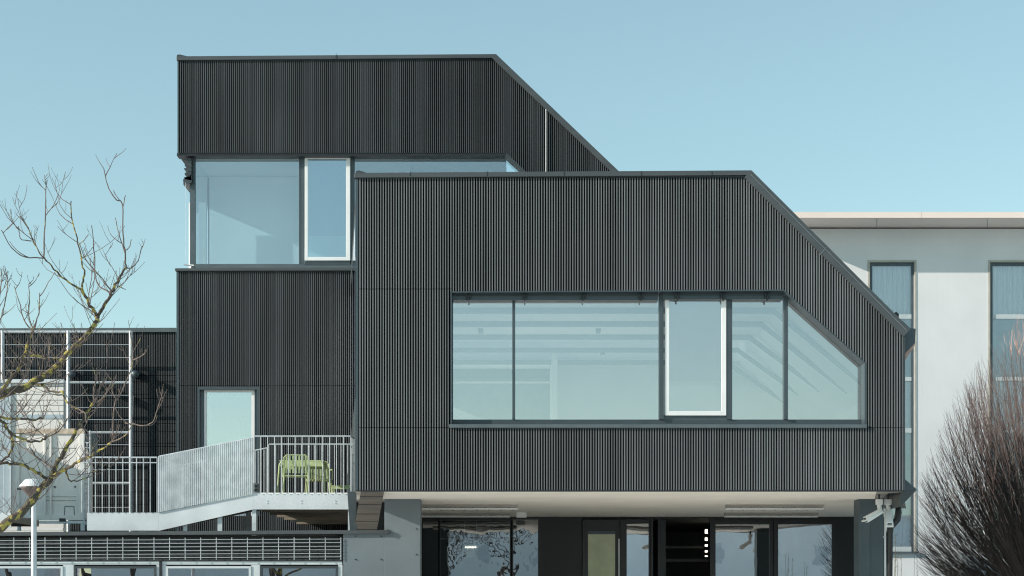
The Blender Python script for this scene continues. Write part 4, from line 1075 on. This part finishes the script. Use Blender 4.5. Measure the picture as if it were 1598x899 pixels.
tree = thing('bare_tree', (X(-330, DTREE), DTREE, 0), 'leafless foreground tree with yellow lichen on its branches reaching in from the left edge', 'tree')
tx = X(-330, DTREE)
tk = MB()
tk.tube([Vector((tx, DTREE, 0)), Vector((tx + .02, DTREE, .8)), Vector((tx + .1, DTREE, 1.9)), Vector((tx + .15, DTREE, 3.0)), Vector((tx + .1, DTREE, 4.6)), Vector((tx, DTREE, 6.4))], [.17, .14, .125, .11, .075, .03], 12)
br.tube(smooth_path([Vector((tx + .08, DTREE, 1.25)), px3(-240, 925, -.5), px3(-150, 905, -.5)], 4), [.075, .072, .07, .068, .066, .063, .061, .06, .058], 8)
br.tube(smooth_path([Vector((tx + .13, DTREE, 2.7)), px3(-240, 745, -.4), px3(-170, 700, -.4)], 4), [.07, .068, .066, .063, .06, .058, .056, .054, .052], 8)
br.tube(smooth_path([Vector((tx + .13, DTREE, 3.0)), px3(-220, 690, -.6), px3(-120, 655, -.6), px3(-60, 640, -.6)], 4), [.04] * 5 + [.03] * 4 + [.02] * 4, 6)
br.tube(smooth_path([Vector((tx + .1, DTREE, 3.9)), px3(-220, 640, 0), px3(-120, 600, .2)], 4), [.04] * 5 + [.02] * 4, 6)
br.tube(smooth_path([px3(-60, 735, -.3), px3(-180, 760, -.3), Vector((tx + .1, DTREE, 2.2))], 4), [.013] * 4 + [.03] * 5, 6)
br.tube(smooth_path([px3(-120, 600, .2), px3(-70, 585, .2), px3(-30, 560, .2)], 4), [.014] * 4 + [.009] * 5, 6)
br.tube(smooth_path([px3(-120, 600, .2), px3(-80, 560, .2), px3(-40, 520, .2)], 4), [.014] * 4 + [.009] * 5, 6)
br.tube(smooth_path([px3(-120, 655, -.6), px3(-90, 652, -.55), px3(-60, 650, -.5)], 4), [.022] * 4 + [.017] * 5, 6)
# the rest of the crown, outside the frame on the trunk's far side
for q in range(13):
    z0 = 2.3 + q * .31; a = math.pi * rnd.uniform(.55, 1.45)
    d = Vector((math.cos(a), math.sin(a) * .9, .55)); L = (6.9 - z0) * .55 + .4
    pts = [Vector((tx + .1, DTREE, z0))]
    for k in range(5):
        d = (d + Vector((rnd.gauss(0, .12), rnd.gauss(0, .12), .12))).normalized(); pts.append(pts[-1] + d * L / 5)
    br.tube(smooth_path(pts, 3), [.045 * (1 - .8 * k / 15) for k in range(16)], 6)
    for k in range(1, 6):
        for _ in range(4):
            b = rnd.uniform(1.6, 4.7); twig(pts[k], d + Vector((math.cos(b), math.sin(b), .2)), rnd.uniform(.4, .9), .006, 0)
tk.build('trunk', M['bark'], tree, smooth=True)
br.build('limbs', M['bark'], tree, smooth=True)
tw.build('crown', M['twig'], tree)

# ================================================================== DENSE UPSWEPT TREE, right
DR = 34.2
rr_ = random.Random(5)
hub = P(1680, 975, DR)
dark = MB(); red = MB()
CE = P(1690, 830, DR); RX, RZ = 262 * DR / F, 388 * DR / F
def env(p):
    q = p - CE; h = math.hypot(q.x, q.y) / RX; v = abs(q.z) / RZ
    return (h ** 1.6 + v ** 1.6) ** (1 / 1.6)
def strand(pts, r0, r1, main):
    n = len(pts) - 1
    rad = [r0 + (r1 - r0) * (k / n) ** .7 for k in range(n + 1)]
    # young shoots high in the crown are reddish, all below the height cut is dark
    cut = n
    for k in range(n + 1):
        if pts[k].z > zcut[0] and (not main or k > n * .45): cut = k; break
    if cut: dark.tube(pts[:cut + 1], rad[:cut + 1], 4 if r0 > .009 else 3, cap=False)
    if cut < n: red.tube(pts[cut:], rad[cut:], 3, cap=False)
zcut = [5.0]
def bez(a, b, c, t): return a * (1 - t) ** 2 + b * 2 * t * (1 - t) + c * t * t
for q in range(1250):
    az = rr_.uniform(0, 2 * math.pi); cz = rr_.uniform(-.22, 1.0); sz = math.sqrt(1 - cz * cz)
    d = Vector((sz * math.cos(az), sz * math.sin(az), cz))
    e = CE + Vector((d.x * RX, d.y * RX, d.z * RZ)); k_ = env(e); e = CE + (e - CE) / k_ * rr_.uniform(.86, 1.0)
    st = hub + Vector((rr_.gauss(0, .10), rr_.gauss(0, .10), rr_.gauss(0, .12)))
    m_ = e - st; ctl = st + Vector((m_.x * .66, m_.y * .66, m_.z * .36)) + Vector((rr_.gauss(0, .10), rr_.gauss(0, .10), rr_.gauss(0, .10)))
    pts = [bez(st, ctl, e, t / 10) + Vector((rr_.gauss(0, .012), rr_.gauss(0, .012), rr_.gauss(0, .012))) * (t > 0) for t in range(11)]
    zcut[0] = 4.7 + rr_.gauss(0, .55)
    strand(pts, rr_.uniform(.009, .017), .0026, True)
    for s_ in range(13):
        t = rr_.uniform(.3, .97); p0 = bez(st, ctl, e, t); tg = (bez(st, ctl, e, min(1, t + .03)) - bez(st, ctl, e, t - .03)).normalized()
        dd = (tg + Vector((rr_.gauss(0, .24), rr_.gauss(0, .24), rr_.gauss(.05, .14)))).normalized()
        L = rr_.uniform(.35, 1.25)
        while L > .12 and env(p0 + dd * L + Vector((0, 0, .12 * L))) > 1.02: L *= .75
        if L < .12: continue
        p1 = [p0 + dd * L * u + Vector((0, 0, .16 * L * u * u)) for u in (0, .33, .67, 1)]
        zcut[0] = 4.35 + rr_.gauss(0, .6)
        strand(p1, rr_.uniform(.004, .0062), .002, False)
rt = thing('dense_shrub_tree', (hub.x, hub.y, 0), 'broad leafless tree of dense upswept twigs with reddish tips at the right edge', 'tree')
MB().tube([(hub.x, hub.y, 0), (hub.x, hub.y, .5), (hub.x, hub.y, hub.z + .15)], [.34, .26, .3], 14).build('trunk', M['darktwig'], rt, smooth=True)
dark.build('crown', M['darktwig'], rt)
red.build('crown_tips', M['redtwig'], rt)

# golden reed-like plant and a thin sapling near the downpipe
def reed(x, D_, h, n, label, m='golden'):
    t = thing('reed_plant', (x, D_, 0), label, 'plant')
    b = MB()
    for q in range(n):
        a = Vector((x + rnd.gauss(0, .03), D_ + rnd.gauss(0, .06), 0)); top = a + Vector((rnd.gauss(0, .07), rnd.gauss(0, .12), h * rnd.uniform(.75, 1)))
        b.tube([a, a.lerp(top, .5) + Vector((rnd.gauss(0, .03), 0, 0)), top], [.009, .007, .003], 4)
        for k in range(10):
            u = rnd.uniform(.35, 1); pnt = a.lerp(top, u)
            b.tube([pnt, pnt + Vector((rnd.gauss(0, .04), rnd.gauss(0, .05), rnd.uniform(.03, .10)))], [.005, .002], 3)
    b.build('stems', M[m], t)
reed(X(1401, 33), 33, Z(830, 33), 5, 'dry golden climbing stems rising right beside the downpipe')
reed(X(1430, 33.2), 33.2, Z(850, 33), 2, 'thin bare sapling between the downpipe and the dense tree', 'twig')

# ================================================================== buildings across the street (mirrored in the low windows)
def across(x0, x1, y, h, label):
    t = thing('opposite_building', ((x0 + x1) / 2, y, 0), label, 'building')
    MB().box(x0, x1, y - 9, y, 0, h).build('wall', M['far'], t)
    MB().box(x0 - .3, x1 + .3, y - 9.3, y + .3, h, h + .35).build('roof', M['cream'], t)
    x = x0 + 2
    while x < x1 - 2.4:
        for z in (1.0, 4.4):
            if z + 1.5 < h: 
                wq = MB().box(x, x + 1.4, y, y + .03, z, z + 1.5).build('window', M['farwin'], t)
        x += 4.2
M['farwin'] = mat('pale_far_window', (0.55, 0.60, 0.66), 0.4)
M['far'] = mat('pale_far_render', (0.78, 0.80, 0.84), 0.9, 0, 0.08, 0.4)
across(9, 44, -45, 9.2, 'long pale building across the road mirrored in the right ground floor windows')
across(-62, -33, -46, 8.2, 'pale building across the road mirrored in the far left low windows')
across(-30, 5, -47, 8.8, 'pale building across the road mirrored behind the bare street trees')
# ================================================================== trees across the street (seen mirrored in the low windows)
def small_tree():
    r_ = random.Random(3); b = MB(); t_ = MB()
    t_.tube([(0, 0, 0), (.05, 0, 1.2), (0, .05, 2.6)], [.2, .16, .13], 8)
    def grow(p, d, L, r, lv):
        q = p; pts = [p]; dd2 = d
        for k in range(3):
            dd2 = (dd2 + Vector((r_.gauss(0, .15), r_.gauss(0, .15), .08))).normalized(); q = q + dd2 * L / 3; pts.append(q)
        b.tube(pts, [r, r * .9, r * .78, r * .65], 5 if lv < 3 else 3, cap=False)
        if lv < 7:
            for k in range(3 if lv < 5 else 2):
                a = r_.uniform(0, 6.28); s_ = Vector((math.cos(a), math.sin(a), .25))
                grow(pts[-1] if k < 2 else pts[2], dd2 + s_ * .65, L * .74, r * .6, lv + 1)
    grow(Vector((0, .05, 1.6)), Vector((0, 0, 1)), 1.7, .12, 0)
    return t_, b
tt, tb_ = small_tree()
proto = None
for k, (x, y, sc_, lab) in enumerate(((-29, -26, 1.2, 'bare street tree across the road mirrored in the leftmost low window'), (-21, -24, 1.05, 'bare street tree across the road mirrored in the second low window'),
                          (-14, -27, 1.3, 'bare street tree across the road mirrored in the window beside the blue-grey panel'), (-4.5, -25, 1.15, 'bare street tree across the road mirrored in the narrow left ground floor pane'), (-0.5, -28, 1.3, 'bare street tree across the road mirrored in the pale ground floor pane'), (-9.5, -24, 1.2, 'bare street tree across the road mirrored where the blue-grey panel begins'), (-25, -28, 1.25, 'bare street tree across the road mirrored behind the street lamp'))):
    if proto is None:
        proto = thing('street_tree', (0, 0, 0), lab, 'tree', 'bare street trees across the road')
        a_ = tt.build('trunk', M['darktwig'], proto); b_ = tb_.build('crown', M['darktwig'], proto); t = proto
    else:
        t = proto.copy(); C.objects.link(t); t['label'] = lab
        for ch in (a_, b_):
            c_ = ch.copy(); C.objects.link(c_); c_.parent = t
    t.location = (x, y, 0); t.scale = (sc_,) * 3; t.rotation_euler = (0, 0, k * 1.3)
for o in bpy.data.objects:
    if '_o' in o.keys(): del o['_o']
